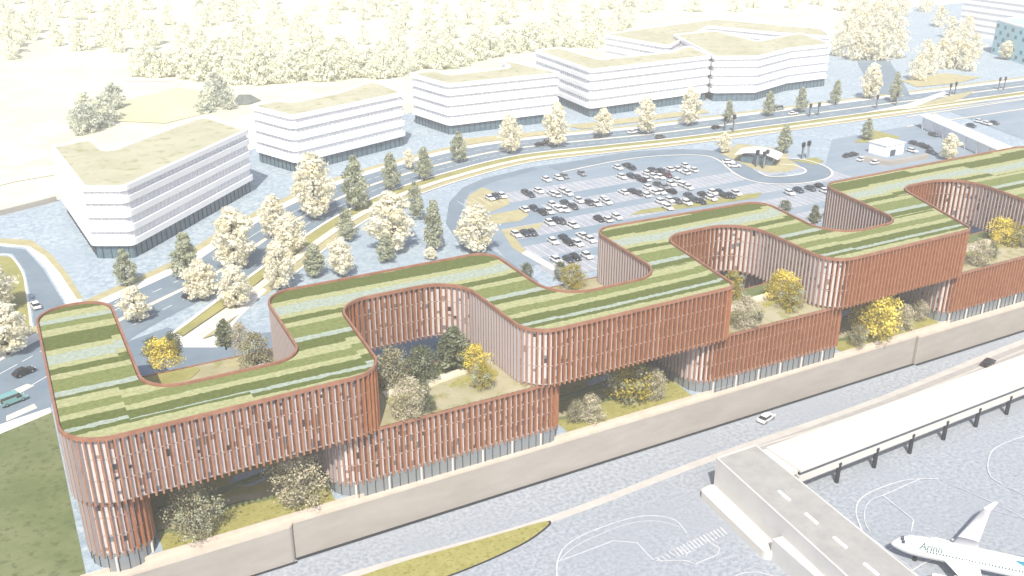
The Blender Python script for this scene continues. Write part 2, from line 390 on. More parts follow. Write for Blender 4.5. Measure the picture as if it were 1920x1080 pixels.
# ------------------------------------------------ apron markings
ZL[0] = 0
L8 = smooth_line(PP([(560, 1120), (680, 1073), (1025, 976), (1340, 857), (1640, 753), (1920, 640), (2200, 540)], 0))
strip('pavement', L8, -.9, .9, 'kerbgrey', 0.0)
flat('service_road', PP([(1352, 861), (1640, 757), (1920, 645), (2150, 560), (2170, 575), (1920, 668), (1650, 770), (1430, 842)], 0), 'pierroof', 0.0)
strip('pavement', smooth_line(PP([(1420, 838), (1650, 764), (1920, 656), (2150, 567)], 0)), -.3, .3, 'kerbgrey', 0.0)
gr = smooth_line(PP([(640, 1092), (760, 1052), (900, 1012), (1000, 983), (1028, 977), (1027, 985), (990, 1013), (930, 1043), (860, 1072), (780, 1100), (680, 1120)], 0))
flat('grass_island', gr, 'ylawn', 0.0)
strip('kerb', smooth_line(PP([(1028, 977), (1027, 985), (990, 1013), (930, 1043), (860, 1072), (780, 1100)], 0)), -.35, .05, 'steel', 0.0)
def mark(pts, wd=.16, sm=True):
    ln = PP(pts, 0); strip('apron_markings', smooth_line(ln) if sm else ln, -wd * .62, wd * .62, 'markpaint', 0.0)
mark([(1045, 1090), (1045, 1055), (1060, 1025), (1100, 1000), (1170, 975), (1220, 967), (1265, 975), (1288, 1000)])
mark([(1050, 1050), (1075, 1027), (1120, 1004), (1180, 982), (1230, 977), (1275, 988)], .1)
mark([(1046, 1053), (1090, 1037), (1150, 1014), (1195, 1018), (1215, 1040), (1225, 1050)], .16, False)
mark([(1304, 1058), (1346, 1040), (1350, 1028), (1322, 1012)], .16, False); mark([(1286, 1044), (1290, 1036), (1306, 1032)], .12, False)
for i in range(15):
    x = 1262 + i * 6.3; y = 1030 - i * 2.9; mark([(x, y), (x + 13, y + 13)], .22, False)
for i in range(6):
    x = 1232 + i * 7.5; y = 1047 - i * 4; mark([(x, y), (x + 10, y + 8)], .18, False)
mark([(1230, 1052), (1285, 1052), (1302, 1058)], .14, False)
mark([(1370, 1090), (1385, 1078), (1420, 1074), (1460, 1085)])
mark([(1618, 1000), (1608, 975), (1605, 958), (1612, 938), (1640, 920), (1690, 903), (1725, 899), (1760, 899)], .2)
mark([(1632, 1000), (1622, 980), (1622, 955), (1634, 938), (1655, 930)], .14); mark([(1655, 930), (1725, 899)], .2, False)
mark([(1655, 930), (1713, 976), (1708, 998)], .2, False); mark([(1600, 985), (1660, 1030), (1705, 1065), (1730, 1090)], .14, False)
mark([(1664, 1033), (1685, 1023)], .14, False); mark([(1708, 1072), (1745, 1052), (1780, 1052)], .16)
mark([(1780, 908), (1840, 934), (1900, 962), (1990, 1010)], .12); mark([(1880, 910), (1858, 895), (1852, 870), (1868, 840), (1935, 815), (2010, 800)], .18)
mark([(1870, 912), (1900, 920), (1960, 950)], .14); mark([(1850, 955), (1900, 968), (1990, 990)], .08)

# ================================================================== courtyard building
rng = random.Random(4)
B0 = Vector((0, 131, 8))
bld = empty('courtyard_building', B0, 'long meandering copper red building with rounded courtyards and striped green roof', 'building')
U = [(0, 131.3, 7), (48.3, 131.8, 6), (50.3, 161.3, 6.5), (75, 161.3, 8), (75.2, 131.9, 6), (121.5, 132, 2.5), (125.8, 161.8, 6), (148.3, 161.8, 9), (147, 131.9, 6), (190.5, 132.4, 2.5), (201.8, 162.8, 6), (223.5, 162.8, 9), (219, 132.4, 6), (268, 132.8, 6), (268, 175, 5),
     (235, 175, 5), (237, 144.3, 5), (262, 144, 1), (262, 150, 1), (238, 150, 2)][:15]
U += [(236.5, 175, 5), (186, 174.5, 5), (180.5, 144.2, 6), (159.5, 144.2, 8), (163, 171.6, 5), (114.5, 173.6, 5), (112.5, 144, 7), (88, 144, 8), (88, 172.2, 5), (39, 172.2, 6), (38, 143, 5), (13.2, 143, 6), (13.2, 184.5, 6), (0.2, 184.5, 6)]
LOW = [(0.7, 133.2, 6), (10.6, 133.2, 5), (10.8, 157, 4), (39.2, 157, 4), (39.2, 133.9, 4.5), (83.2, 133.5, 3), (86.5, 157, 5), (114.8, 157, 5), (114.8, 134, 4.5), (154.5, 133.7, 2), (160, 158, 5), (186, 158, 5), (188, 133.9, 3), (266, 133.9, 3), (266, 151, 3),
       (223, 151, 3), (200, 151, 3), (200, 174, 4), (149.5, 171.4, 4), (149.5, 151, 4), (126, 151, 4), (126, 173, 4), (75.3, 171.9, 4), (75.3, 151.5, 4), (50.3, 151.5, 4), (50.3, 171.9, 4), (13.4, 171.9, 3), (13, 184, 5), (.7, 184, 5)]
UP = rounded(U, 5, 9); LP = rounded(LOW, 4, 9)
def resample(path, step):
    n = len(path); L_ = sum((Vector(path[(i + 1) % n]) - Vector(path[i])).length for i in range(n)); k = round(L_ / step); step = L_ / k
    out = []; t = 0.0; acc = 0.0
    for i in range(n):
        a, c = Vector(path[i]), Vector(path[(i + 1) % n]); d = (c - a).length
        if d < 1e-6: continue
        while t < acc + d - 1e-6:
            u = (t - acc) / d; p = a.lerp(c, u); tt = (c - a).normalized(); out.append((p, tt)); t += step
        acc += d
    return out
def facade(path, z0, z1, floors, parent, step=1.08):
    st = resample(path, step); n = len(st)
    pw = MB(); ff = MB(); sl = MB()
    IN = .62
    pts = []
    for i in range(n):
        t = (st[i][1] + st[(i + 1) % n][1] * 0 + st[i - 1][1] * 0).normalized(); nn = Vector((t.y, -t.x)); pts.append((st[i][0], t, nn))
    inner = [p - nn * IN for p, t, nn in pts]
    H = (z1 - z0) / floors
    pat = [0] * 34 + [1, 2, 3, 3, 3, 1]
    for i in range(n):
        a, c = inner[i], inner[(i + 1) % n]
        zc = z0; e = a.lerp(c, .62 + rng.uniform(-.05, .05))
        while zc < z1 - .01:
            h = min(rng.choice((.6, .95, 1.3)), z1 - zc)
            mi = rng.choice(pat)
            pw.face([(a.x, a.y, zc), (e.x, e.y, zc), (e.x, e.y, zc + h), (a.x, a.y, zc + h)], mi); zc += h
        pw.face([(e.x, e.y, z0), (c.x, c.y, z0), (c.x, c.y, z1), (e.x, e.y, z1)], 4)  # strip flush with the panel, shade beside the fin put into its colour
    pw_o = pw.build('panel_wall', ['panel', 'glass', 'glassdark', 'panelcopper', 'gapshade'], parent)
    ln = [tuple(p) for p in inner]
    for k in range(floors):
        sl.ring(ln, 0.002, .04, z0 + k * H, z0 + k * H + .2, 0)
    sl_o = sl.build('floor_slab', 'slab', parent)
    W = .135
    for i in range(n):
        p, t, nn = pts[i]
        zb = z0 - .25; zt = z1 - .1
        # slightly wedge-shaped fin: broad pale nose, copper flank on the trailing side
        o1, o2 = p + nn * .02 - t * W, p + nn * .02 + t * W
        i1, i2 = p - nn * (IN - .003) - t * W, p - nn * (IN - .003) + t * W
        q = [i1, o1, o2, i2]
        b0 = len(ff.v)
        ff.v += [(x.x, x.y, zb) for x in q] + [(x.x, x.y, zt) for x in q]
        for (f, mi) in (((0, 1, 5, 4), 0), ((1, 2, 6, 5), 1), ((2, 3, 7, 6), 2), ((4, 5, 6, 7), 1), ((3, 2, 1, 0), 0)):
            ff.f.append(tuple(b0 + k for k in f)); ff.m.append(mi)
    fo = ff.build('fin_screen', ['copper', 'finpale', 'finwhite'], parent)
    return pw_o
# roof planting: long strips of different sedum along the building
def stripe_mat():
    m = bpy.data.materials.new('striped_planting'); m.use_nodes = True
    n = m.node_tree.nodes; l = m.node_tree.links; b = n['Principled BSDF']; b.inputs['Roughness'].default_value = .95; b.inputs['Specular IOR Level'].default_value = .1
    g = n.new('ShaderNodeNewGeometry'); sp = n.new('ShaderNodeSeparateXYZ'); l.new(g.outputs['Position'], sp.inputs[0])
    def math_(op, a, c=None, d=None):
        x = n.new('ShaderNodeMath'); x.operation = op
        for k, v in enumerate((a, c, d)):
            if v is None: continue
            if isinstance(v, (int, float)): x.inputs[k].default_value = v
            else: l.new(v, x.inputs[k])
        return x.outputs[0]
    # cells along X of uneven length shift the strips sideways by a step
    wob = n.new('ShaderNodeTexNoise'); wob.inputs['Scale'].default_value = .03; wob.inputs['Detail'].default_value = 0; l.new(g.outputs['Position'], wob.inputs['Vector'])
    xs = math_('ADD', sp.outputs[0], math_('MULTIPLY', math_('FLOOR', math_('DIVIDE', sp.outputs[1], 11.3)), 17.7))
    xc = math_('FLOOR', math_('DIVIDE', xs, 37.0))
    wn = n.new('ShaderNodeTexWhiteNoise'); wn.noise_dimensions = '1D'; l.new(xc, wn.inputs['W'])
    step = math_('MULTIPLY', math_('SUBTRACT', wn.outputs['Value'], .5), 3.4)
    fz = n.new('ShaderNodeTexNoise'); fz.inputs['Scale'].default_value = .9; fz.inputs['Detail'].default_value = 3; l.new(g.outputs['Position'], fz.inputs['Vector'])
    step = math_('ADD', step, math_('MULTIPLY', math_('SUBTRACT', fz.outputs[0], .5), .9))
    y = math_('ADD', math_('ADD', sp.outputs[1], step), math_('MULTIPLY', math_('SUBTRACT', wob.outputs[0], .5), 1.2))
    f = math_('DIVIDE', math_('SUBTRACT', y, 130.0), 56.0)
    r = n.new('ShaderNodeValToRGB'); r.color_ramp.interpolation = 'CONSTANT'
    LT, OL, GN, PG, YL = (.345, .355, .185), (.105, .13, .035), (.175, .205, .07), (.32, .37, .31), (.27, .30, .095)
    bands = [(0, LT), (4.6, OL), (6.0, PG), (7.2, OL), (9.7, LT), (11.4, GN), (14.2, LT), (17.0, OL), (19.2, PG), (20.8, GN), (25.4, LT), (27.4, OL), (29.6, LT), (31.4, PG), (35.2, LT), (37.2, OL), (42.0, LT), (44.8, GN), (47.2, PG), (49.0, LT), (51.8, OL)]
    els = r.color_ramp.elements
    while len(els) < len(bands): els.new(.5)
    for e, (p, c) in zip(els, bands): e.position = p / 56.0
    for e, (p, c) in zip(els, bands): e.position = p / 56.0; e.color = (*c, 1)
    l.new(f, r.inputs[0])
    t = n.new('ShaderNodeTexNoise'); t.inputs['Scale'].default_value = 1.3; t.inputs['Detail'].default_value = 5; t.inputs['Roughness'].default_value = .7; l.new(g.outputs['Position'], t.inputs['Vector'])
    mr = n.new('ShaderNodeMapRange'); mr.inputs[1].default_value = .3; mr.inputs[2].default_value = .7; mr.inputs[3].default_value = .72; mr.inputs[4].default_value = 1.25; l.new(t.outputs[0], mr.inputs[0])
    mx = n.new('ShaderNodeMix'); mx.data_type = 'RGBA'; mx.blend_type = 'MULTIPLY'; mx.inputs[0].default_value = 1
    l.new(r.outputs[0], mx.inputs[6]); l.new(mr.outputs[0], mx.inputs[7]); l.new(mx.outputs[2], b.inputs['Base Color'])
    bp = n.new('ShaderNodeBump'); bp.inputs['Strength'].default_value = .5; bp.inputs['Distance'].default_value = .2; l.new(t.outputs[0], bp.inputs['Height']); l.new(bp.outputs[0], b.inputs['Normal'])
    return m
M['stripes'] = stripe_mat()
facade(UP, 20.5, 31.45, 3, bld)
b = MB(); b.sheet(offset(UP, -.5), 31.55); b.build('green_roof', 'stripes', bld)
b = MB(); b.ring(UP, -.34, .05, 31.3, 31.9); b.build('parapet', 'coppertrim', bld)
b = MB(); b.sheet(offset(UP, -.7), 20.49); b.f = [tuple(reversed(f)) for f in b.f]; b.build('soffit', 'soffit', bld)
facade(LP, 10.4, 20.1, 3, bld)
b = MB(); b.sheet(offset(LP, -.5), 20.12); b.build('roof_terrace', 'gravel', bld)
b = MB(); b.ring(LP, -.3, .05, 19.75, 20.17); b.build('terrace_parapet', 'coppertrim', bld)
b = MB(); b.sheet(offset(LP, -.76), 10.38); b.f = [tuple(reversed(f)) for f in b.f]; b.build('soffit', 'soffit', bld)
gp = offset(LP, -.32)
b = MB(); b.ring(gp, -.3, 0, 7.0, 10.37)
for p, t in resample(offset(LP, -.28), 1.5): b.box((p.x, p.y, 7.0), .1, .1, 3.36, math.atan2(t.y, t.x), 1)
b.build('ground_floor_glazing', ['gglass', 'steel'], bld)
k = 0
for p, t in resample(offset(LP, -.1), 6.0):
    if p.y < 136 and k < 60:
        b = MB(); b.tube((p.x, p.y, 7), (p.x, p.y, 10.1), .2, .2, 8); b.build('column', 'cream', bld); k += 1
# terrace planting beds and paths (part of the building's roof)
def bed(pts, mk, z, nm, rnd=None):
    poly = ccw(pts); poly = rounded(poly, rnd) if rnd else poly
    b = MB(); b.prism(poly, 20.1, z); b.build(nm, mk, bld)
for dx in (0, 74, 149):
    bed([(52 + dx, 135.5), (60 + dx, 136), (58 + dx, 141), (53 + dx, 146), (51.5 + dx, 142)], 'lawn', 20.22, 'planting_bed', 2)
    bed([(62 + dx, 140.5), (68 + dx, 141.5), (74 + dx, 140.5), (74 + dx, 144), (66 + dx, 143)], 'ylawn', 20.24, 'planting_bed', 1.2)
    bed([(52 + dx, 142.7), (60 + dx, 142.7), (67 + dx, 144.2), (74.4 + dx, 144.9), (74.4 + dx, 146), (66 + dx, 145.6), (58 + dx, 144.5), (52 + dx, 144.4)], 'path', 20.7, 'terrace_path')
    bed([(52 + dx, 146.4), (73 + dx, 147), (73.5 + dx, 150.5), (52 + dx, 150.5)], 'darklawn', 20.26, 'planting_bed', 1.5)
for x0, x1 in ((14, 37.5), (89, 112), (164, 184)):
    bed([(x0 + .5, 158.5), (x1, 158.5), (x1, 163), (x0 + 8, 162), (x0 + .5, 166)], 'lawn', 20.22, 'planting_bed', 1.2)
    bed([(x0 + 13, 163.6), (x1, 165.2), (x1, 166.1), (x0 + 13, 164.5)], 'cream', 20.5, 'terrace_path')
    bed([(x0 + 1, 167), (x0 + 9, 166.5), (x0 + 13, 171), (x0 + 1, 171)], 'lawn', 20.23, 'planting_bed', 1.2)
    bed([(x0 + 15, 168), (x1, 167.8), (x1, 170.8), (x0 + 17, 170.8)], 'tan', 20.23, 'planting_bed', 1)
# ground gardens below the bridging storeys
ZL[0] = 4
for x0, x1 in ((11, 39), (85, 114.5), (156, 188)):
    flat('garden_lawn', [(x0, 134.17), (x1, 134.17), (x1 + 2, 157.5), (x0, 157.5)], 'ylawn')
    ln = smooth_line([(x0, 140), (x0 + 6, 139), (x0 + 12, 141.6), (x0 + 19, 140.8), (x1, 143.5)])
    strip('garden_path', ln, -2.4, .2, 'gravel'); strip('garden_hedge', ln, .2, .7, 'darklawn', h=.5)
    strip('garden_hedge', smooth_line([(x0 + 1, 145.5), (x0 + 14, 146.5), (x1, 149.5)]), -.5, .5, 'darklawn', h=.7)
    flat('garden_pool', smooth_line([(x0 + 13, 147), (x0 + 17, 145.6), (x0 + 21, 147.5), (x0 + 20, 150), (x0 + 15, 150), (x0 + 13, 147)]), 'plaza')

strip('wall_shadow_strip', [(31, 133.1), (179, 133.1)], 0, .7, 'steel', 0.0); strip('wall_shadow_strip', [(-1, 132.3), (31, 132.3)], 0, .5, 'steel', 0.0); strip('wall_shadow_strip', [(179, 132.5), (330, 132.5)], 0, .7, 'steel', 0.0)  # dark strips paint the shadow line along the drain at the wall foot
# ------------------------------------------------ retaining wall
wl = empty('retaining_wall', (0, 133, 0), 'long beige retaining wall between the apron and the copper building', 'wall')
def wall_piece(x0, x1, y0, z1):
    pts = rounded(ccw([(x0, y0, .2), (x1, y0, 1.6), (x1, 134.15, .2), (x0, 134.15, .2)]), .5, 6)
    b = MB(); b.prism(pts, -.1, z1 - .3); b.build('wall_section', 'wall', wl)
    b = MB(); b.prism(offset(pts, .06), z1 - .3, z1 + .12); b.build('coping', 'sill', wl)
wall_piece(-1.2, 31, 132.3, 7.25); wall_piece(31.01, 179, 133.1, 7.3); wall_piece(179.01, 330, 132.5, 7.27)
b = MB()
for x0, x1 in ((-1.1, 44), (79.5, 119.8), (152, 191.5)): b.prism([(x0, 134.16), (x1, 134.16), (x1, 134.5), (x0, 134.5)], 6.9, 8.12)
b.build('garden_kerb', 'sill', wl)

# ================================================================== white office blocks
def office(roof_px, label, dy=None, z1=28.5, hb=8.0, floors=4, zr=None):
    pts = rounded(ccw(PP(roof_px, zr or z1)), 2.4, 4); c = sum((Vector(p) for p in pts), Vector((0, 0))) / len(pts)
    o = empty('office_block', (c.x, c.y, hb), label, 'building', 'white office blocks along the boulevard')
    g0 = 4.3; fh = (z1 - hb - g0) / floors
    b = MB(); b.prism(offset(pts, -1.1), hb, hb + g0)
    for p, t in resample(offset(pts, -1.0), 2.4): b.box((p.x, p.y, hb), .14, .14, g0, math.atan2(t.y, t.x), 1)
    b.build('ground_glazing', ['wglassdark', 'steel'], o)
    for k in range(floors):
        z = hb + g0 + k * fh
        b = MB(); b.prism(offset(pts, -.9), z + .002, z + fh - .002)
        for p, t in resample(offset(pts, -.82), 2.0):
            b.box((p.x, p.y, z + 1.5), .3, .36, fh - 1.5, math.atan2(t.y, t.x), 1)
        b.build('window_band', ['wglass', 'white'], o)
        b = MB(); b.ring(pts, -1.0, .0, z - .25, z + 1.45); b.build('floor_band', 'white', o)
    b = MB(); b.ring(pts, -1.1, .05, z1 - .9, z1 + .5); b.build('parapet', 'white', o)
    b = MB(); b.sheet(offset(pts, -1.05), z1 + .1); b.build('green_roof', 'sedum', o)
    return o
office([(95, 277), (173, 260), (200, 287), (382, 218), (467, 245), (233, 353), (153, 353)], 'nearest white office block, leftmost, with a notched pale green roof')
office([(467, 200), (523, 188), (547, 193), (640, 173), (700, 152), (760, 175), (547, 220)], 'white four storey office block second from the left of the row')
office([(767, 140), (813, 131), (843, 141), (955, 127), (925, 108), (1055, 138), (840, 160)], 'white office block in the middle of the row, behind the cream street trees')
office([(1000, 95), (1107, 133), (1335, 106), (1290, 85), (1260, 98), (1125, 112), (1050, 90)], 'long white office block fourth from the left, angular green roof round a court')
office([(1262, 66), (1340, 108), (1423, 107), (1483, 92), (1560, 84), (1500, 62), (1420, 78), (1340, 58)], 'farthest white office block, zigzag front by the cream tree clump')
office([(1130, 66), (1255, 88), (1330, 50), (1450, 62), (1560, 70), (1540, 54), (1340, 36), (1190, 56)], 'hazy white office block behind the fourth and fifth blocks', z1=27)
lw = PP([(-260, 455), (0, 404), (106, 377)])
b = MB(); b.ring(lw, -.4, .4, 8, 9.6, 0, False); tag(b.build('boundary_wall', 'wall', None, origin=(*lw[1], 8)), 'low grey wall between the pale field and the office paving', 'wall')
# far top right
def stack(px, label, z1, bands, cat='building', name='office_block'):
    pts = ccw(PP(px, 8)); c = sum((Vector(p) for p in pts), Vector((0, 0))) / len(pts)
    o = empty(name, (c.x, c.y, 8), label, cat); h = (z1 - 8) / bands
    for k in range(bands):
        z = 8 + k * h
        b = MB(); b.prism(offset(pts, -.8), z, z + h - .01); b.build('window_band', 'wglass', o)
        b = MB(); b.ring(pts, -1, 0, z - .2 + .2 * (k == 0), z + h * .5); b.build('floor_band', 'white', o)
    b = MB(); b.ring(pts, -1, .1, z1 - .6, z1 + .5); b.build('parapet', 'white', o)
    b = MB(); b.sheet(offset(pts, -.9), z1); b.build('roof', 'white', o)
    return o
stack([(1795, 62), (1990, 96), (2080, 40), (1880, 20)], 'far white building with layered floors at the top right corner', 32, 6)
pts = ccw(PP([(1858, 100), (1925, 124), (2010, 110), (1940, 86)])); c = sum((Vector(p) for p in pts), Vector((0, 0))) / 4
o = empty('teal_building', (c.x, c.y, 8), 'pale teal building dotted with dark windows at the right edge', 'building')
b = MB(); b.prism(pts, 8, 27); b.build('wall', 'tealpale', o)
b = MB(); b.ring(pts, -.8, .1, 26.9, 27.8); b.build('parapet', 'white', o)
for i in range(4):
    a, c2 = Vector(pts[i]), Vector(pts[(i + 1) % 4]); d = (c2 - a); L_ = d.length; d.normalize(); nn = Vector((d.y, -d.x))
    for r in range(5):
        for s in range(int(L_ / 4.5)):
            if (r + s) % 2 or rng.random() < .15: continue
            p = a + d * (2.4 + s * 4.5); b = MB(); b.box((p.x + nn.x * .02, p.y + nn.y * .02, 9.5 + r * 3.5), 2.6, .25, 2.0, math.atan2(d.y, d.x), rng.choice((0, 0, 1))); b.build('window', ['teal', 'darkglass'], o)

# ================================================================== trees
rt = random.Random(11)
def clump(mb, c, r, n, size, rg, mi, flatten=1.0):
    for _ in range(n):
        d = Vector((rg.gauss(0, 1), rg.gauss(0, 1), rg.gauss(0, 1))).normalized(); rad = rg.random() ** .45
        p = c + Vector((d.x * r, d.y * r, d.z * r * flatten)) * rad
        nrm = (d + Vector((rg.uniform(-.8, .8), rg.uniform(-.8, .8), rg.uniform(-.3, .9)))).normalized()
        a = nrm.orthogonal().normalized(); a.rotate(Matrix.Rotation(rg.uniform(0, 6.28), 3, nrm)); e = nrm.cross(a)
        s = size * rg.uniform(.6, 1.3)
        mb.face([p - a * s, p + e * s * .62, p + a * s, p - e * s * .62], mi)
def tree_meshes(kind, seed, H=10.0):
    """unit trees 10 m tall, returned as (trunk MB, crown MB)"""
    rg = random.Random(seed); tr, cr = MB(), MB()
    if kind == 'blossom': base, wid, nc, per, sz, form = .13, .30, 64, 62, .30, 'oval'
    elif kind == 'green': base, wid, nc, per, sz, form = .15, .30, 56, 56, .27, 'cone'
    elif kind == 'wood': base, wid, nc, per, sz, form = .0, .44, 34, 30, .52, 'oval'
    elif kind == 'garden': base, wid, nc, per, sz, form = .18, .52, 52, 60, .28, 'round'
    elif kind == 'shrub': base, wid, nc, per, sz, form = .04, .55, 52, 60, .30, 'round'
    elif kind == 'twiggy': base, wid, nc, per, sz, form = .08, .46, 90, 46, .2, 'oval'
    lean = Vector((rg.uniform(-.3, .3), rg.uniform(-.3, .3), 0))
    top = .82 if form != 'round' else .6
    tr.tube((0, 0, -.1), lean * .3 + Vector((0, 0, base * H + .6)), .24, .17, 7)
    tr.tube(lean * .3 + Vector((0, 0, base * H + .6)), lean + Vector((0, 0, top * H)), .17, .05, 6)
    for i in range(nc):
        u = (i + .5) / nc; u = min(.985, max(.01, u + rg.uniform(-.03, .03)))
        z = base + (1 - base) * u
        if form == 'oval': prof = math.sin(math.pi * min(1, .12 + u * .88)) ** .7
        elif form == 'cone': prof = (1 - u) ** .65 * min(1, .45 + u * 3)
        else: prof = math.sqrt(max(0, 1 - (u * 1.6 - .62) ** 2))
        ang = i * 2.39996 + rg.uniform(-.5, .5); rad = wid * H * prof * rg.uniform(.35, 1.0) * (.75 if i % 5 == 0 else 1)
        c = Vector((math.cos(ang) * rad, math.sin(ang) * rad, z * H * .97)) + lean * u
        r = H * wid * rg.uniform(.26, .46) * (.55 + .45 * prof)
        dark = 1 if rg.random() < .3 else 0
        clump(cr, c, r, int(per * rg.uniform(.6, 1.25)), sz * H / 10, rg, dark, .85)
        if i % 2 == 0 and kind != 'wood':
            zz = max(base * H * .7, c.z - rad * .8); tr.tube(lean * min(1, zz / H) + Vector((0, 0, zz)), c, .07 + .03 * (1 - u), .02, 5)
    return tr, cr
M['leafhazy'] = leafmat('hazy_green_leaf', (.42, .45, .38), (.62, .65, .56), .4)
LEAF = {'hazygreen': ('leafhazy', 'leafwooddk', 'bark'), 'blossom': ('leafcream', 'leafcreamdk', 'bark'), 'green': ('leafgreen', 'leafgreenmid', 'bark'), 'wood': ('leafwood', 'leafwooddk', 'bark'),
        'yellow': ('leafyellow', 'leafolive', 'palebark'), 'olive': ('leafolive', 'leafgreen', 'bark'), 'dark': ('leafgreendk', 'leafgreenmid', 'bark'), 'pale': ('leafpale', 'leafpaledk', 'palebark'), 'grey': ('leafpaledk', 'leafgreen', 'bark')}
PROTO = {}
def proto(shape, leaf, seed, name, parts=True):
    key = (shape, leaf, seed)
    if key in PROTO: return PROTO[key], False
    tr, cr = tree_meshes(shape, seed); L1, L2, bk = LEAF[leaf]
    if parts:
        o = bpy.data.objects.new(name, None); COL.objects.link(o); o.empty_display_size = .5
        tr.build('trunk', bk, o, True, origin=(0, 0, 0)).parent = o; cr.build('crown', [L1, L2], o, origin=(0, 0, 0)).parent = o
    else:
        nb = len(cr.v); cr.v += tr.v; cr.f += [tuple(i + nb for i in f) for f in tr.f]; cr.m += [2] * len(tr.f)
        o = cr.build(name, [L1, L2, bk])
    PROTO[key] = o; return o, True
def put(shape, leaf, loc, h, label, cat, group, name, wide=1.0, nv=3, parts=True):
    o, fresh = proto(shape, leaf, rt.randrange(nv) + 7 * len(shape), name, parts)
    if not fresh: o = copy_tree(o)
    o.name = name
    o.location = loc; s = h / 10.0; o.scale = (s * wide, s * wide, s); o.rotation_euler = (0, 0, rt.uniform(0, 6.28))
    return tag(o, label, cat, group)
def height_at(p, px, py):
    lo, hi = 0.2, 60
    for _ in range(40):
        mid = (lo + hi) / 2; v = Vector((p.x, p.y, p.z + mid - CAMH)); y = CY - FPX * v.dot(up) / v.dot(fwd)
        if y > py: lo = mid
        else: hi = mid
    return lo
# street trees: (base x, base y, top y, kind, width, label)
ST = [
 (257, 603, 537, 'b', 1.25, 'small cream blossom tree nearest the rounded gable roof'),
 (379, 563, 487, 'b', 1.25, 'cream blossom tree on the median strip, left of the path nose'),
 (443, 577, 497, 'b', 1.15, 'cream blossom tree standing at the fork of the white path'),
 (441, 503, 388, 'b', 1.15, 'tall cream blossom tree before the nearest white office block'),
 (517, 448, 364, 'b', 1.0, 'cream blossom tree rising behind the pair on the boulevard bend'),
 (545, 478, 398, 'b', 1.2, 'broad cream tree at the middle of the boulevard bend cluster'),
 (525, 543, 450, 'b', 1.0, 'lower cream tree in the cluster touching the green roof edge'),
 (591, 412, 285, 'b', .95, 'tall slim cream blossom tree between the first two office blocks'),
 (643, 518, 446, 'b', 1.15, 'cream blossom tree standing just behind the dark green roof edge'),
 (737, 470, 360, 'b', 1.25, 'large bushy cream tree above the building roof, left of the car park'),
 (893, 475, 384, 'b', 1.25, 'spiky cream tree by the corner of the car park drive'),
 (768, 318, 279, 'b', .9, 'small cream tree between two grey green trees by the second office'),
 (808, 487, 463, 'b', 1.5, 'tiny cream shrub tree peeping over the green roof edge'),
 (955, 288, 212, 'b', .95, 'cream street tree at the left of the middle office block front'),
 (1043, 276, 192, 'b', .95, 'cream street tree at the right end of the middle office block'),
 (1130, 256, 203, 'b', 1.1, 'cream street tree before the corner of the fourth office block'),
 (1212, 252, 180, 'b', .95, 'cream street tree before the long fourth office block'),
 (1292, 236, 163, 'b', .95, 'cream street tree where fourth and fifth office blocks meet'),
 (1357, 287, 248, 'b', 1.1, 'small cream tree at the gatehouse lawn corner'),
 (1630, 186, 118, 'b', .9, 'cream street tree right of the farthest office block'),
 (1776, 300, 250, 'b', 1.25, 'cream tree beside the white canopy and the striped roof'),
 (1885, 112, 76, 'b', 1.2, 'pale cream tree before the teal building'),
 (238, 537, 466, 'g', 1.1, 'grey green tree on the paving in front of the nearest office corner'),
 (351, 522, 436, 'g', 1.25, 'grey green tree left of the tall cream trees by the road'),
 (590, 520, 458, 'g', 1.5, 'dark blue green bushy tree at the boulevard bend'),
 (668, 395, 290, 'g', .9, 'tall grey green conical tree by the second office block'),
 (652, 452, 388, 'g', 1.1, 'grey green tree below the tall conical one'),
 (733, 358, 285, 'g', 1.0, 'grey green roadside tree before the second office right end'),
 (795, 338, 275, 'g', 1.1, 'grey green tree at the gap between second and middle offices'),
 (725, 492, 436, 'g', 1.2, 'grey green tree at the foot of the large bushy cream tree'),
 (780, 412, 340, 'g', .9, 'slim grey green tree left of the car park bend'),
 (815, 472, 374, 'g', .85, 'slender grey green tree above the green roof by the drive'),
 (860, 305, 245, 'g', 1.05, 'grey green tree at the left corner of the middle office'),
 (1365, 230, 187, 'g', 1.0, 'hazy green tree near the twin totems before the fifth office'),
 (1440, 218, 170, 'g', 1.1, 'hazy green tree beside the silver van on the boulevard'),
 (1500, 211, 162, 'g', 1.0, 'hazy green tree between the silver van and the paired totems'),
 (1566, 196, 150, 'g', 1.0, 'hazy green tree left of the far cream street tree'),
 (1677, 192, 134, 'g', .8, 'slim hazy green tree right of the far cream street tree'),
 (1468, 289, 232, 'g', 1.1, 'loose green tree on the lawn behind the gatehouse'),
 (1625, 263, 221, 'g', 1.1, 'green tree on the yellow lawn by the boulevard'),
 (1905, 325, 282, 'g', 1.2, 'green tree at the lower end of the white canopy'),
 (1838, 318, 288, 'g', 1.2, 'small green tree behind the striped roof at the right'),
 (16, 665, 568, 'b', 1.35, 'big cream tree on the lawn by the left road, nearer one'),
 (-6, 590, 490, 'b', 1.3, 'cream tree cut by the left edge, behind the nearer one'),
]
for x, y, ty, kd, wd, lb in ST:
    p = P(x, y); h = height_at(p, x, ty)
    if kd == 'b': put('blossom', 'blossom', p, h, lb, 'tree', 'cream blossom trees along the roads', 'blossom_tree', wd)
    else: put('green', 'green', p, h, lb, 'tree', 'grey green street trees', 'green_tree', wd)
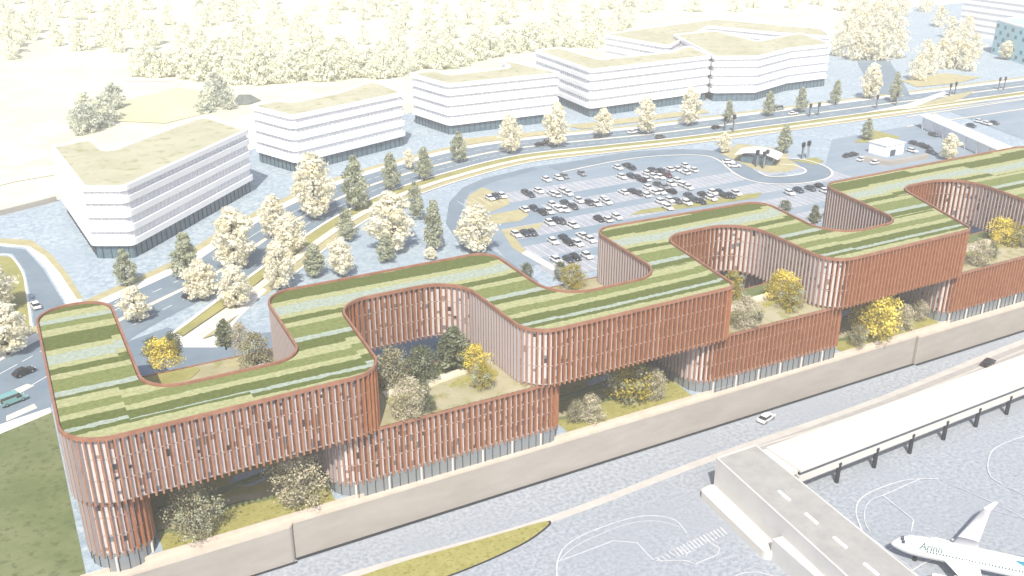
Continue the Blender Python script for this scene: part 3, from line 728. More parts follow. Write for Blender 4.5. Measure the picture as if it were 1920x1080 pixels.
# courtyard trees: (x, y base, y top, z, shape, leaf, width, label)
T, G = 20.2, 8.05
CT = [
 (310, 690, 637, T, 'garden', 'yellow', 1.15, 'yellow tree in the leftmost rear court beside dark shrubs'),
 (290, 668, 633, T, 'shrub', 'dark', .9, 'dark green shrub left behind the yellow tree in the leftmost rear court'),
 (326, 668, 624, T, 'shrub', 'dark', .8, 'dark shrub behind the yellow tree, on its right side'),
 (424, 655, 598, T, 'green', 'dark', 1.2, 'slim dark green tree at the middle of the leftmost rear court'),
 (480, 685, 626, T, 'shrub', 'grey', .95, 'round olive grey bush by the brown curved wall of the rear court'),
 (452, 655, 604, T, 'twiggy', 'pale', .9, 'wispy grey shrub between the dark slim tree and the curved wall'),
 (735, 725, 655, T, 'shrub', 'grey', .9, 'olive grey bush against the red rounded corner in the first front court'),
 (792, 718, 652, T, 'shrub', 'dark', .95, 'wide dark olive tree in the middle of the first front court'),
 (851, 693, 612, T, 'green', 'dark', 1.5, 'tall dark olive tree at the back of the first front court'),
 (890, 695, 647, T, 'garden', 'yellow', 1.1, 'bright yellow tree by the grey wall of the first front court'),
 (905, 728, 680, T, 'garden', 'olive', .9, 'small olive yellow tree on the lawn before the cream terrace path'),
 (766, 780, 708, T, 'twiggy', 'pale', 1.1, 'large pale twiggy shrub on the first front terrace'),
 (803, 770, 742, T, 'shrub', 'dark', 1.0, 'small blue green bush beside the pale twiggy shrub'),
 (795, 740, 708, T, 'shrub', 'dark', .7, 'narrow dark bush below the wide olive tree'),
 (370, 1004, 902, G, 'twiggy', 'grey', .95, 'large twiggy olive tree in the leftmost garden under the bridge storeys'),
 (563, 941, 847, G, 'twiggy', 'pale', 1.2, 'large pale twiggy tree at the right of the leftmost lower garden'),
 (1180, 748, 678, G, 'garden', 'olive', 1.3, 'olive yellow tree in the middle lower garden'),
 (1106, 788, 742, G, 'shrub', 'pale', 1.0, 'round pale shrub at the left of the middle lower garden'),
 (1226, 748, 690, G, 'twiggy', 'pale', .9, 'thin pale tree right of the olive tree in the middle lower garden'),
 (1078, 790, 752, G, 'shrub', 'grey', .8, 'grey shrub against the red corner in the middle lower garden'),
 (1075, 542, 495, T, 'garden', 'olive', 1.0, 'olive yellow tree in the middle rear court by the car park'),
 (1050, 527, 490, T, 'shrub', 'dark', .7, 'dark bush left behind the olive tree in the middle rear court'),
 (987, 525, 494, T, 'shrub', 'dark', .8, 'dark shrub at the left edge of the middle rear court'),
 (1372, 556, 510, T, 'shrub', 'olive', .9, 'olive bush by the rounded corner of the second front court'),
 (1462, 563, 508, T, 'garden', 'yellow', 1.0, 'bright yellow tree in the second front court'),
 (1486, 580, 530, T, 'shrub', 'olive', .9, 'olive green bush right of the yellow tree in the second court'),
 (1393, 612, 556, T, 'twiggy', 'pale', 1.2, 'pale twiggy shrub on the second front terrace'),
 (1421, 602, 582, T, 'shrub', 'dark', 1.0, 'small dark bush right of the pale shrub on the second terrace'),
 (1635, 636, 543, G, 'garden', 'yellow', .95, 'tall yellow tree in the right lower garden'),
 (1690, 618, 572, G, 'shrub', 'pale', .9, 'pale shrub beside the tall yellow tree'),
 (1722, 600, 562, G, 'twiggy', 'pale', 1.0, 'pale twiggy shrub before the white fins of the right lower garden'),
 (1610, 648, 610, G, 'shrub', 'grey', .8, 'grey bush left of the tall yellow tree'),
 (1525, 423, 384, T, 'green', 'dark', 1.2, 'dark upright tree in the right rear court'),
 (1580, 434, 400, T, 'shrub', 'grey', 1.0, 'grey olive bush in the right rear court'),
 (1472, 398, 376, T, 'shrub', 'dark', 1.1, 'small dark bush at the left of the right rear court'),
 (1552, 415, 394, T, 'shrub', 'pale', 1.0, 'pale bush between the dark tree and grey bush of the right court'),
 (1878, 456, 410, T, 'garden', 'yellow', 1.1, 'yellow tree in the rightmost front court'),
 (1908, 462, 424, T, 'shrub', 'olive', 1.0, 'olive bush at the right edge in the rightmost court'),
 (1834, 496, 448, T, 'twiggy', 'pale', 1.2, 'pale twiggy shrub on the rightmost front terrace'),
 (1858, 482, 458, T, 'shrub', 'dark', .9, 'small dark bush on the rightmost front terrace'),
]
for x, y, ty, z, sh, lf, wd, lb in CT:
    p = P(x, y, z); h = max(1.2, height_at(p, x, ty))
    nm = {'garden': 'garden_tree', 'green': 'garden_tree', 'twiggy': 'garden_tree' if h > 7 else 'garden_shrub', 'shrub': 'garden_shrub'}[sh]
    put(sh, lf, p, h, lb, 'tree' if nm == 'garden_tree' else 'shrub', None, nm, wd, 1)
# tree clumps and far woodland
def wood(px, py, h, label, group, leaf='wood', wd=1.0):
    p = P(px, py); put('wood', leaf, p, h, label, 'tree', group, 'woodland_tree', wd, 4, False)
CL = 'cream tree in the rounded clump beside the far approach road'
for x, y, h in ((1575, 105, 15), (1600, 112, 17), (1625, 112, 18), (1650, 112, 17), (1680, 108, 16), (1585, 85, 18), (1615, 82, 20), (1650, 80, 20), (1680, 82, 17), (1600, 60, 18), (1640, 55, 19), (1670, 60, 18), (1615, 35, 18), (1655, 30, 18), (1580, 20, 18), (1690, 30, 16)):
    wood(x, y, h, CL, 'clump of trees left of the far approach road', 'blossom')
CL = 'pale cream tree in the loose clump right of the far approach road'
for x, y, h in ((1718, 150, 13), (1740, 138, 15), (1765, 128, 16), (1790, 128, 16), (1812, 132, 15), (1735, 118, 13), (1775, 108, 15), (1800, 100, 15), (1825, 108, 14), (1780, 72, 14), (1810, 70, 14), (1760, 50, 14), (1735, 22, 14)):
    wood(x, y, h, CL, 'clump of trees right of the far approach road', 'blossom')
CL = 'grey green tree in the small clump on the pale field at left'
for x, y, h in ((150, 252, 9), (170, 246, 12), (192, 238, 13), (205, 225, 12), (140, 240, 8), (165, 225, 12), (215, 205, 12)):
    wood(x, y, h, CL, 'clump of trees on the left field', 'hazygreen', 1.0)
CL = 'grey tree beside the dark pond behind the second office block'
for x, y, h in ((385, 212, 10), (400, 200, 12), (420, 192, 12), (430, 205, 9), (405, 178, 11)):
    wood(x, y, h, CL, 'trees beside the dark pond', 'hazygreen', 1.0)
rf = random.Random(77); n = 0; placed = []
CLW = 'pale hazy tree of the woodland filling the background'
# front rows of the two woodland belts
edge = [(250, 138), (290, 146), (330, 140), (370, 150), (410, 148), (450, 156), (500, 156), (545, 152), (590, 150), (640, 146), (690, 146), (740, 142), (800, 130), (850, 124), (900, 116), (950, 100), (1000, 92), (1060, 88), (1110, 92), (1150, 66), (1190, 44)]
for i in range(len(edge) - 1):
    for t in (0, .33, .66):
        x = edge[i][0] + (edge[i + 1][0] - edge[i][0]) * t + rf.uniform(-5, 5); y = edge[i][1] + (edge[i + 1][1] - edge[i][1]) * t + rf.uniform(-4, 3)
        placed.append((x, y))
tries = 0
while len(placed) < 262 and tries < 9000:
    tries += 1; x = rf.uniform(-30, 1560); y = rf.uniform(-32, 150)
    lim = 40
    for i in range(len(edge) - 1):
        if edge[i][0] <= x <= edge[i + 1][0]: lim = edge[i][1]
    if x < 250: lim = 118
    if x > 1190: lim = 36 - (x - 1190) * .05
    if y > lim - 4: continue
    # the clearing that runs between the two belts
    if 180 < x < 660 and abs(y - (60 - (x - 400) * .02)) < 7: continue
    p = P(x, y)
    dmin = 15 + 6 * rf.random()
    if any((P(a, c_) - p).length < dmin for a, c_ in placed[-400:]): continue
    placed.append((x, y))
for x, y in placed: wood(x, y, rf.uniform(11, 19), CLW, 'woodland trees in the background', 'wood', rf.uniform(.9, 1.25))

# ================================================================== cars
def car_proto(ck, van=False):
    o = bpy.data.objects.new('car', None); COL.objects.link(o); o.empty_display_size = .5
    L_, W = (4.5, 1.8) if not van else (5.2, 2.0)
    b = MB()                          # side profile swept across the width, tumblehome for the cabin
    lo = [(-L_ / 2, .32), (-L_ / 2, .72), (-L_ / 2 + .12, .86), (-L_ / 2 + .75, .92), (L_ / 2 - 1.25, .92), (L_ / 2 - .25, .78), (L_ / 2, .62), (L_ / 2, .32)]
    def sweep(mb, prof, w0, mi=0):
        n = len(prof); b0 = len(mb.v)
        for x, z in prof: mb.v.append((x, -w0(z) / 2, z))
        for x, z in prof: mb.v.append((x, w0(z) / 2, z))
        for i in range(n):
            j = (i + 1) % n; mb.f.append((b0 + i, b0 + j, b0 + n + j, b0 + n + i)); mb.m.append(mi)
        mb.f.append(tuple(b0 + i for i in range(n))[::-1]); mb.m.append(mi); mb.f.append(tuple(b0 + n + i for i in range(n))); mb.m.append(mi)
    sweep(b, lo, lambda z: W - .12 * abs(z - .6))
    h = 1.45 if not van else 2.05
    x0, x1, x2, x3 = (-L_ / 2 + .35, -L_ / 2 + 1.0, L_ / 2 - 2.0, L_ / 2 - 1.25) if not van else (-L_ / 2 + .06, -L_ / 2 + .16, L_ / 2 - 1.5, L_ / 2 - 1.0)
    sweep(b, [(x1 - .05, h - .07), (x1, h), (x2, h), (x2 + .08, h - .07)], lambda z: W - .42 if not van else W - .15)
    body = b.build('body', 'car' + ck, o, origin=(0, 0, 0)); body.parent = o
    g = MB(); sweep(g, [(x0, .921), (x1 - .05, h - .071), (x2 + .08, h - .071), (x3, .921)], lambda z: W - .12 - .36 * (z - .92) / (h - .92) if not van else W - .1)
    g.build('windows', 'carglass', o, origin=(0, 0, 0)).parent = o
    if van:
        v = MB(); v.box((-.9, 0, .93), L_ - 2.5, W + .02, .45); v.build('side_panel', 'car' + ck, o, origin=(0, 0, 0)).parent = o
    for sx in (-1, 1):
        for sy in (-1, 1):
            wm = MB(); c = Vector((sx * L_ * .31, sy * (W / 2 - .12), .33)); wm.tube(c - Vector((0, .12, 0)), c + Vector((0, .12, 0)), .33, .33, 14, 0)
            wm.tube(c + Vector((0, sy * .1, 0)), c + Vector((0, sy * .13, 0)), .19, .19, 10, 1); wm.build('wheel', ['rubber', 'chrome'], o, origin=(0, 0, 0)).parent = o
    for sy in (-1, 1):
        hl = MB(); hl.box((L_ / 2 - .02, sy * (W / 2 - .3), .6), .08, .36, .13); hl.build('headlight', 'lamp', o, origin=(0, 0, 0)).parent = o
        tl = MB(); tl.box((-L_ / 2 + .01, sy * (W / 2 - .26), .66), .06, .3, .12); tl.build('tail_light', 'tail', o, origin=(0, 0, 0)).parent = o
    return o
CP = {}
def car(px, py, ck, ang, label, group, z=8.0, van=False, name='parked_car', lift=None):
    key = (ck, van)
    if key in CP: o = copy_tree(CP[key])
    else: o = CP[key] = car_proto(ck, van)
    o.name = name; p = P(px, py, z + .6); o.location = (p.x, p.y, z + (lift if lift is not None else (.26 if z > 1 else .16)))
    o.rotation_euler = (0, 0, ang); return tag(o, label, 'van' if van else 'car', group)
o4 = lambda l: [(860 + x / 6.75, 280 + y / 6.75, c) for x, y, c in l]
o5 = lambda l: [(1120 + x / 6.75, 280 + y / 6.75, c) for x, y, c in l]
ROWS = [
 ('row nearest the boulevard', sorted(o4([(1110, 385, 'W'), (1260, 365, 'W'), (1340, 345, 'G'), (1560, 310, 'G')]) + o5([(260, 235, 'W'), (375, 205, 'K'), (428, 235, 'D'), (700, 268, 'B'), (790, 272, 'D'), (890, 332, 'R'), (905, 255, 'W'), (1000, 250, 'W'), (1110, 295, 'W'), (1115, 215, 'W'), (1210, 262, 'W')]))),
 ('second row from the boulevard', sorted(o4([(395, 620, 'W'), (470, 600, 'D'), (548, 590, 'W'), (850, 550, 'B'), (905, 578, 'D'), (1010, 530, 'W'), (1180, 560, 'W'), (1235, 578, 'W'), (1320, 530, 'W'), (1385, 560, 'W')]) + o5([(310, 350, 'W'), (430, 340, 'D'), (515, 362, 'B'), (560, 390, 'K'), (610, 380, 'W'), (635, 310, 'W'), (710, 345, 'W'), (795, 355, 'W')]))),
 ('third row from the boulevard', sorted(o4([(830, 760, 'W'), (955, 750, 'D'), (1060, 800, 'K'), (1140, 790, 'W'), (1185, 705, 'W'), (1265, 760, 'W'), (1340, 765, 'W'), (1350, 685, 'D'), (1455, 730, 'B'), (1520, 650, 'W'), (1650, 680, 'B'), (1740, 690, 'W'), (1840, 640, 'W')]) + o5([(330, 545, 'W'), (440, 530, 'D'), (525, 560, 'B'), (610, 580, 'W'), (645, 490, 'W'), (720, 545, 'W'), (805, 545, 'W'), (770, 450, 'B'), (850, 480, 'G'), (935, 535, 'K'), (930, 440, 'W'), (1015, 400, 'W'), (1085, 455, 'W'), (1150, 485, 'W')]))),
 ('row second nearest the copper building', sorted(o4([(1150, 930, 'W'), (1245, 905, 'D'), (1300, 915, 'B'), (1450, 965, 'W')]) + o5([(20, 885, 'K'), (120, 890, 'W'), (245, 860, 'W'), (120, 670, 'W'), (800, 665, 'W'), (890, 740, 'W'), (915, 645, 'W'), (1010, 660, 'B'), (1130, 680, 'W'), (1160, 590, 'B'), (1235, 645, 'D'), (1310, 665, 'K'), (1335, 580, 'K'), (1440, 625, 'W'), (1460, 550, 'W'), (1545, 550, 'D'), (1610, 590, 'K'), (1680, 590, 'D'), (1755, 560, 'W')]))),
 ('row nearest the copper building', sorted([(967, 440, 'W'), (985, 438, 'D'), (998, 437, 'B'), (1037, 453, 'W'), (1058, 447, 'D'), (1066, 455, 'K'), (1083, 457, 'W'), (1091, 442, 'W'), (1107, 450, 'W'), (1100, 480, 'W'), (1043, 488, 'W'), (1066, 487, 'D'), (1078, 483, 'K')])),
]
ORD = ['leftmost', 'second', 'third', 'fourth', 'fifth', 'sixth', 'seventh', 'eighth', 'ninth', 'tenth', 'eleventh', 'twelfth', 'thirteenth', 'fourteenth', 'fifteenth', 'sixteenth', 'seventeenth', 'eighteenth', 'nineteenth', 'twentieth', 'twenty-first', 'twenty-second', 'twenty-third', 'twenty-fourth', 'twenty-fifth', 'twenty-sixth', 'twenty-seventh', 'twenty-eighth']
rc = random.Random(5)
for rowname, lst in ROWS:
    cnt = {}
    for x, y, ck in lst:
        i = cnt.get(ck, 0); cnt[ck] = i + 1; cn = CARCOL[ck][0]
        tot = sum(1 for q in lst if q[2] == ck)
        lb = f'only {cn} car in the {rowname}' if tot == 1 else (f'leftmost {cn} car in the {rowname}' if i == 0 else f'{ORD[i]} {cn} car from the left in the {rowname}')
        car(x, y, ck, R(-92 + rc.uniform(-3, 3)) + (math.pi if rc.random() < .25 else 0), lb, 'cars parked in the main car park')
RL = [(1590, 292, 'D', 'dark blue car at the left end of the lot by the white kiosk'), (1600, 290, 'K', 'black car second in the lot left of the white kiosk'), (1617, 299, 'W', 'white car nearest the white kiosk on its left side'), (1642, 305, 'W', 'white car before the ramp wall of the white kiosk'),
      (1714, 269, 'D', 'dark blue car up behind the right of the kiosk'), (1729, 273, 'B', 'dark grey car in the small lot right of the kiosk'), (1738, 277, 'K', 'black car in the small lot right of the kiosk, toward the cream tree'), (1710, 283, 'W', 'white car close to the right wall of the kiosk'), (1746, 286, 'D', 'dark blue car next to the cream tree by the kiosk'), (1750, 253, 'B', 'dark grey car alone beside the white canopy'),
      (1821, 236, 'D', 'dark blue car, leftmost beyond the white canopy'), (1836, 228, 'W', 'left white car beyond the white canopy'), (1850, 232, 'W', 'right white car beyond the white canopy'), (1864, 231, 'B', 'dark grey car, rightmost of the group beyond the canopy'),
      (1817, 303, 'D', 'dark blue car at the corner behind the striped roof'), (1870, 304, 'K', 'black car near the lower end of the white canopy'), (1896, 313, 'B', 'dark grey car by the canopy end tree'), (1906, 314, 'D', 'dark blue car at the right edge by the canopy end'),
      (1480, 362, 'W', 'white car at the left behind the right rear court'), (1497, 357, 'D', 'dark blue car left of the pair behind the right rear court'), (1520, 354, 'B', 'dark grey car behind the right rear court, beside a black one'), (1537, 350, 'K', 'black car behind the right rear court near the copper corner'), (1546, 359, 'W', 'white car touching the copper corner in view behind the rear court')]
for x, y, ck, lb in RL: car(x, y, ck, R(-92 + rc.uniform(-8, 8)) if x < 1560 or x > 1700 else R(5), lb, 'cars parked around the right hand lots')
BV = [(1013, 271, 'K', 2, 'black car on the boulevard by the cream trees'), (1028, 266, 'B', 3, 'dark grey car ahead of the black car on the boulevard'), (1123, 256, 'D', 3, 'dark blue car under the cream tree at the fourth office'), (1187, 248, 'W', 4, 'white car on the boulevard before the fourth office'), (1238, 257, 'B', 4, 'dark grey car at the kerb left of the twin totems'), (1343, 239, 'K', 4, 'black car next to the twin totems on the boulevard'), (1487, 213, 'W', 3, 'white car behind the silver van'),
      (1377, 311, 'W', -28, 'white car on the turning loop, front one'), (1366, 304, 'W', -28, 'white car on the turning loop, rear one')]
for x, y, ck, a, lb in BV: car(x, y, ck, R(a), lb, None, name='car')
car(1461, 204, 'G', R(3), 'large silver grey van on the far boulevard', None, van=True, name='van')
car(66, 573, 'W', R(100), 'white car driving on the curved left road', None, name='car')
car(45, 698, 'K', R(28), 'black car on the left road below the cream tree', None, name='car')
car(24, 751, 'T', R(22), 'teal green van with a pale roof at the left edge', None, van=True, name='van')
car(355, 552, 'K', R(48), 'black car on the boulevard under the first cream trees', None, name='car')
car(1437, 784, 'W', R(16), 'white car alone on the apron beside the beige wall', None, z=0, name='car')
car(1853, 680, 'K', R(14), 'black car on the apron road at the right', None, z=0, name='car')

# ================================================================== totems, gatehouse, kiosk, canopy
def totem(px, py, h, label, w=1.5):
    p = P(px, py); o = empty('sign_totem', p, label, 'sign', 'blue grey totems with dark heads')
    b = MB(); b.box((p.x, p.y, 8.0), w, .5, h - 1.6, .5); b.build('panel', 'bluesteel', o)
    b = MB(); b.box((p.x - w * .38, p.y - .3, 8.0), .3, .3, h - 1.5, .5); b.build('post', 'steel', o)
    b = MB(); b.box((p.x, p.y, 8 + h - 1.6), w + .25, .9, 1.6, .5); b.build('head', 'steel', o)
for x, y, h, lb, w_ in ((1418, 313, 6.2, 'front left totem before the gatehouse', 1.6), (1431, 316, 6.2, 'middle totem before the gatehouse', 1.6), (1437, 310, 5.8, 'rear totem before the gatehouse', 1.3), (1504, 297, 6.0, 'left totem of the pair right of the gatehouse', 1.6), (1514, 296, 6.4, 'right totem of the pair right of the gatehouse', 1.8),
    (1359, 244, 5.6, 'left of the two totems near the black boulevard car', 1.4), (1375, 247, 7, 'right of the two totems near the black boulevard car', 1.5), (1518, 218, 5.5, 'left totem of the pair beside the far hazy trees', 1.3), (1534, 216, 5.6, 'right totem of the pair beside the far hazy trees', 1.3),
    (1643, 203, 6, 'single totem under the far cream street tree', 1.4), (1680, 198, 6, 'single totem under the slim hazy tree', 1.6), (1780, 180, 6, 'left totem where the boulevard meets the approach', 1.4), (1790, 177, 6, 'right totem where the boulevard meets the approach', 1.4), (1872, 168, 6, 'left totem of the pair at the far right', 1.3), (1882, 167, 6, 'right totem of the pair at the far right', 1.3)):
    totem(x, y, h, lb, w_)
# gatehouse: long bow-roofed pavilion
a, c = P(1385, 305), P(1450, 313); d = (c - a); L_ = d.length; an = math.atan2(d.y, d.x); d.normalize(); nn = Vector((-d.y, d.x, 0)); ctr = (a + c) / 2 + nn * 3.5
o = empty('gatehouse', ctr, 'white bow roofed gatehouse on the lawn inside the turning loop', 'building')
b = MB(); b.box((ctr.x, ctr.y, 8), L_ - 1, 6, 2.8, an); b.build('glazing', 'wglassdark', o)
b = MB(); n_ = 14
for i in range(n_):
    u0, u1 = i / n_ - .5, (i + 1) / n_ - .5
    def q(u, s, dz): p = ctr + d * (u * (L_ + 3)) + nn * s; return (p.x, p.y, 8 + 3.0 + 1.5 * (1 - 4 * u * u) + dz)
    b.face([q(u0, -4.4, .3), q(u1, -4.4, .3), q(u1, 4.4, .3), q(u0, 4.4, .3)]); b.face([q(u0, 4.4, 0), q(u1, 4.4, 0), q(u1, -4.4, 0), q(u0, -4.4, 0)])
    b.face([q(u0, -4.4, 0), q(u1, -4.4, 0), q(u1, -4.4, .3), q(u0, -4.4, .3)]); b.face([q(u1, 4.4, 0), q(u0, 4.4, 0), q(u0, 4.4, .3), q(u1, 4.4, .3)])
b.build('roof', 'white', o)
# kiosk
p = P(1676, 292); o = empty('kiosk', p, 'small white box kiosk with a ramp in the right hand lot', 'building')
b = MB(); b.box((p.x, p.y + 4, 8.05), 10, 8, 4.2, .05); b.build('wall', 'white', o)
b = MB(); b.box((p.x, p.y + 4, 12.25), 10.6, 8.6, .35, .05); b.build('roof', 'white', o)
b = MB(); b.box((p.x - 1, p.y - .06, 8.05), 3, .2, 2.4, .05); b.build('door', 'darkglass', o)
p = P(1655, 312); b = MB(); q = [tuple(P(x, y)[:2]) for x, y in ((1612, 302), (1668, 312), (1740, 298), (1738, 295), (1669, 308), (1620, 298))]; b.prism(ccw(q), 8, 9.6)
tag(b.build('ramp_wall', 'wall', None, origin=(p.x, p.y, 8)), 'low angled ramp wall in front of the white kiosk', 'wall')
# white canopy at the far right
a, c = P(1738, 214, 13.5), P(1935, 300, 13.5); d = c - a; L_ = d.length; an = math.atan2(d.y, d.x); ctr = (a + c) / 2
o = empty('canopy', (ctr.x, ctr.y, 8), 'long white covered walkway crossing the right hand car parks', 'canopy')
b = MB(); b.box((ctr.x, ctr.y, 13.0), L_, 7.5, .5, an); b.box((ctr.x, ctr.y, 13.5), L_, .5, .15, an); b.build('roof', 'white', o)
dn = d.normalized(); nn = Vector((-dn.y, dn.x, 0))
b = MB(); b.box((ctr.x - nn.x * 0, ctr.y - nn.y * 0, 8.0), L_ - 2, 4.5, 5.0, an); b.build('side_wall', 'white', o)
for i in range(9):
    for s in (-3.3, 3.3):
        p = a + dn * (L_ * (i + .5) / 9) + nn * s; b = MB(); b.tube((p.x, p.y, 8), (p.x, p.y, 13), .16, .16, 6); b.build('column', 'cream', o)

# ================================================================== pier and elevated walkway
ZP = 7.3
pr_ = [tuple(P(x, y, ZP)[:2]) for x, y in ((1343, 858), (1417, 833), (1713, 1073))]
lft = P(1587, 1080, ZP); dl = (lft - P(1343, 858, ZP)); dr = Vector(pr_[2]) - Vector(pr_[1])
A = Vector(pr_[0]); Bp = Vector(pr_[1]); far_l = A + Vector(dl[:2]).normalized() * 70; far_r = Bp + dr.normalized() * 72
o = empty('concrete_pier', (A.x, A.y, 0), 'grey topped concrete pier building running out onto the apron', 'building')
poly = ccw([tuple(A), tuple(Bp), tuple(far_r), tuple(far_l)])
b = MB(); b.prism(poly, 0, ZP - .25); b.build('wall', 'pierwall', o)
b = MB(); b.sheet(offset(poly, -.3), ZP - .12); b.build('roof', 'pierroof', o)
b = MB(); b.ring(poly, -.32, .03, ZP - .25, ZP); b.build('parapet', 'pierwall', o)
for x, y in ((1470, 929), (1521, 972), (1575, 1017), (1633, 1067)):
    p = P(x, y, ZP); b = MB(); b.box((p.x, p.y, ZP - .1), 3.0, .55, .22, math.atan2(dr.y, dr.x)); b.build('skylight', 'paint', o)
pl = rounded(ccw([tuple(P(x, y, 1.5)[:2]) for x, y in ((1312, 918), (1338, 905), (1480, 1015), (1440, 1042))]), 1.2, 6)
b = MB(); b.prism(pl, 0, 1.5); b.build('plinth', 'cream', o)
pl2 = ccw([tuple(P(x, y, 4.0)[:2]) for x, y in ((1448, 1010), (1475, 1003), (1700, 1180), (1640, 1180))])
b = MB(); b.prism(pl2, 0, 4.0); b.build('side_annex', 'pierwall', o)
# walkway
wy0, wy1 = 105.6, 114.6
o = empty('elevated_walkway', (117, 110, 0), 'long cream roofed elevated walkway on dark columns beside the aircraft stand', 'walkway')
X0, X1 = 116.6, 300
b = MB(); b.prism([(X0, wy0), (X1, wy0 + 4.5), (X1, wy1 + 4.5), (X0, wy1)], 5.85, 6.25); b.build('roof', 'cream', o)
b = MB(); b.prism([(X0 - 2.6, wy0 + 1.2), (X0 - .01, wy0 + .6), (X0 - .01, wy1 - .1), (X0 - 3.4, wy1 - .2)], 5.2, 6.0); b.build('roof_link', 'cream', o)
b = MB(); b.prism([(X0 + .3, wy0 + .35), (X1, wy0 + 4.85), (X1, wy1 + 4.1), (X0 + .3, wy1 - .35)], 4.95, 5.85); b.build('window_band', 'darkglass', o)
b = MB(); b.prism([(X0, wy0 + .1), (X1, wy0 + 4.6), (X1, wy1 + 4.3), (X0, wy1 - .2)], 3.6, 4.95); b.build('side_wall', 'cream', o)
b = MB(); b.prism([(X0 + 2, wy0 + 3.5), (X1, wy0 + 8), (X1, wy1 + 4.2), (X0 + 2, wy1 - .4)], 0, 3.6); b.build('lower_wall', 'pierwall', o)
for i in range(16):
    x = 127.2 + i * 10.1; y = wy0 + .35 + (x - X0) / (X1 - X0) * 4.5
    b = MB(); b.tube((x, y, 0), (x, y, 4.1), .42, .42, 10); b.tube((x, y, 4.1), (x, y, 4.5), .55, .42, 10); b.build('column', 'steel', o)

# ================================================================== airliner
nose = P(1671, 1013, 3.0); tdir = (P(1925, 1062, 3.4) - nose); tdir.z = 0; tdir.normalize()
pl_ = empty('airliner', (nose.x, nose.y, 0), 'white passenger jet with grey green lettering and a teal tail', 'aeroplane')
pl_.scale = (.87, .87, .87); pl_.rotation_euler = (0, 0, math.atan2(tdir.y, tdir.x))      # local +X runs from nose to tail, -Y is the port side
def pmb(mb, name, mats, par=None, smooth=False):
    ob = mb.build(name, mats, None, smooth); ob.parent = par or pl_; return ob
b = MB(); RF = 1.98; prof = [(0, .02, 2.8), (.15, .32, 2.84), (.5, .64, 2.93), (1.1, 1.02, 3.08), (2.0, 1.44, 3.25), (3.2, 1.78, 3.37), (4.8, 1.94, 3.42), (6, RF, 3.42), (23, RF, 3.42), (26, 1.86, 3.6), (29, 1.5, 3.95), (32, 1.05, 4.35), (35, .55, 4.75), (37, .2, 5.0)]
NS = 36
for x, r, z in prof:
    for i in range(NS):
        t = 2 * math.pi * i / NS; b.v.append((x, math.sin(t) * r, z + math.cos(t) * r))
for k in range(len(prof) - 1):
    for i in range(NS):
        j = (i + 1) % NS; b.f.append((k * NS + i, k * NS + j, (k + 1) * NS + j, (k + 1) * NS + i)); b.m.append(0)
fus = pmb(b, 'fuselage', 'planewhite', None, True)
def shell_r(x):
    for (x0, r0, z0), (x1, r1, z1) in zip(prof, prof[1:]):
        if x0 <= x <= x1: u = (x - x0) / (x1 - x0); return r0 + (r1 - r0) * u, z0 + (z1 - z0) * u
    return .1, 5
def on_shell(x, t, lift=.02):
    r, z = shell_r(x); return (x, -math.sin(t) * (r + lift), z + math.cos(t) * (r + lift))
b = MB()
for t0, t1, xa, xb in ((-.95, -.5, 1.75, 2.35), (-.48, -.03, 1.55, 2.15), (.03, .48, 1.55, 2.15), (.5, .95, 1.75, 2.35)):
    for k in range(4):
        ta, tb = t0 + (t1 - t0) * k / 4, t0 + (t1 - t0) * (k + 1) / 4; xm = (xa + xb) / 2
        b.face([on_shell(xa, ta, .05), on_shell(xa, tb, .05), on_shell(xm, tb, .05), on_shell(xm, ta, .05)]); b.face([on_shell(xm, ta, .05), on_shell(xm, tb, .05), on_shell(xb, tb, .05), on_shell(xb, ta, .05)])
pmb(b, 'cockpit_window', 'darkglass')
for s, side in ((1, 0), (-1, 1)):
    for i in range(42):
        x = 6.2 + i * .56; t = s * 1.32; b = MB()
        b.face([on_shell(x, t - .09, .05), on_shell(x, t + .09, .05), on_shell(x + .26, t + .09, .05), on_shell(x + .26, t - .09, .05)]); pmb(b, 'cabin_window', 'letter')
    b = MB(); xd = 4.5; pts = [on_shell(xd, s * .95), on_shell(xd, s * 1.95), on_shell(xd + .08, s * 1.95), on_shell(xd + .08, s * .95)]; b.face(pts)
    b.face([on_shell(xd + .85, s * .95), on_shell(xd + .85, s * 1.95), on_shell(xd + .93, s * 1.95), on_shell(xd + .93, s * .95)]); pmb(b, 'door', 'letter')
def wing(mb, pts, th):
    """pts: root leading, root trailing, tip trailing, tip leading, each (x,y,z)"""
    rl, rt_, tt, tl = (Vector(p) for p in pts); n = 8
    sec = []
    for le, te, k in ((rl, rt_, th), (tl, tt, th * .4)):
        up_, dn_ = [], []
        for i in range(n + 1):
            u = i / n; p = le.lerp(te, u); hh = k * 1.6 * math.sqrt(u) * (1 - u) + .02; up_.append(p + Vector((0, 0, hh))); dn_.append(p - Vector((0, 0, hh * .7)))
        sec.append(up_ + dn_[::-1])
    b0 = len(mb.v); m_ = len(sec[0]); mb.v += [tuple(p) for q in sec for p in q]
    for i in range(m_):
        j = (i + 1) % m_; mb.f.append((b0 + i, b0 + j, b0 + m_ + j, b0 + m_ + i)); mb.m.append(0)
    mb.f.append(tuple(b0 + m_ + i for i in range(m_))); mb.m.append(0)
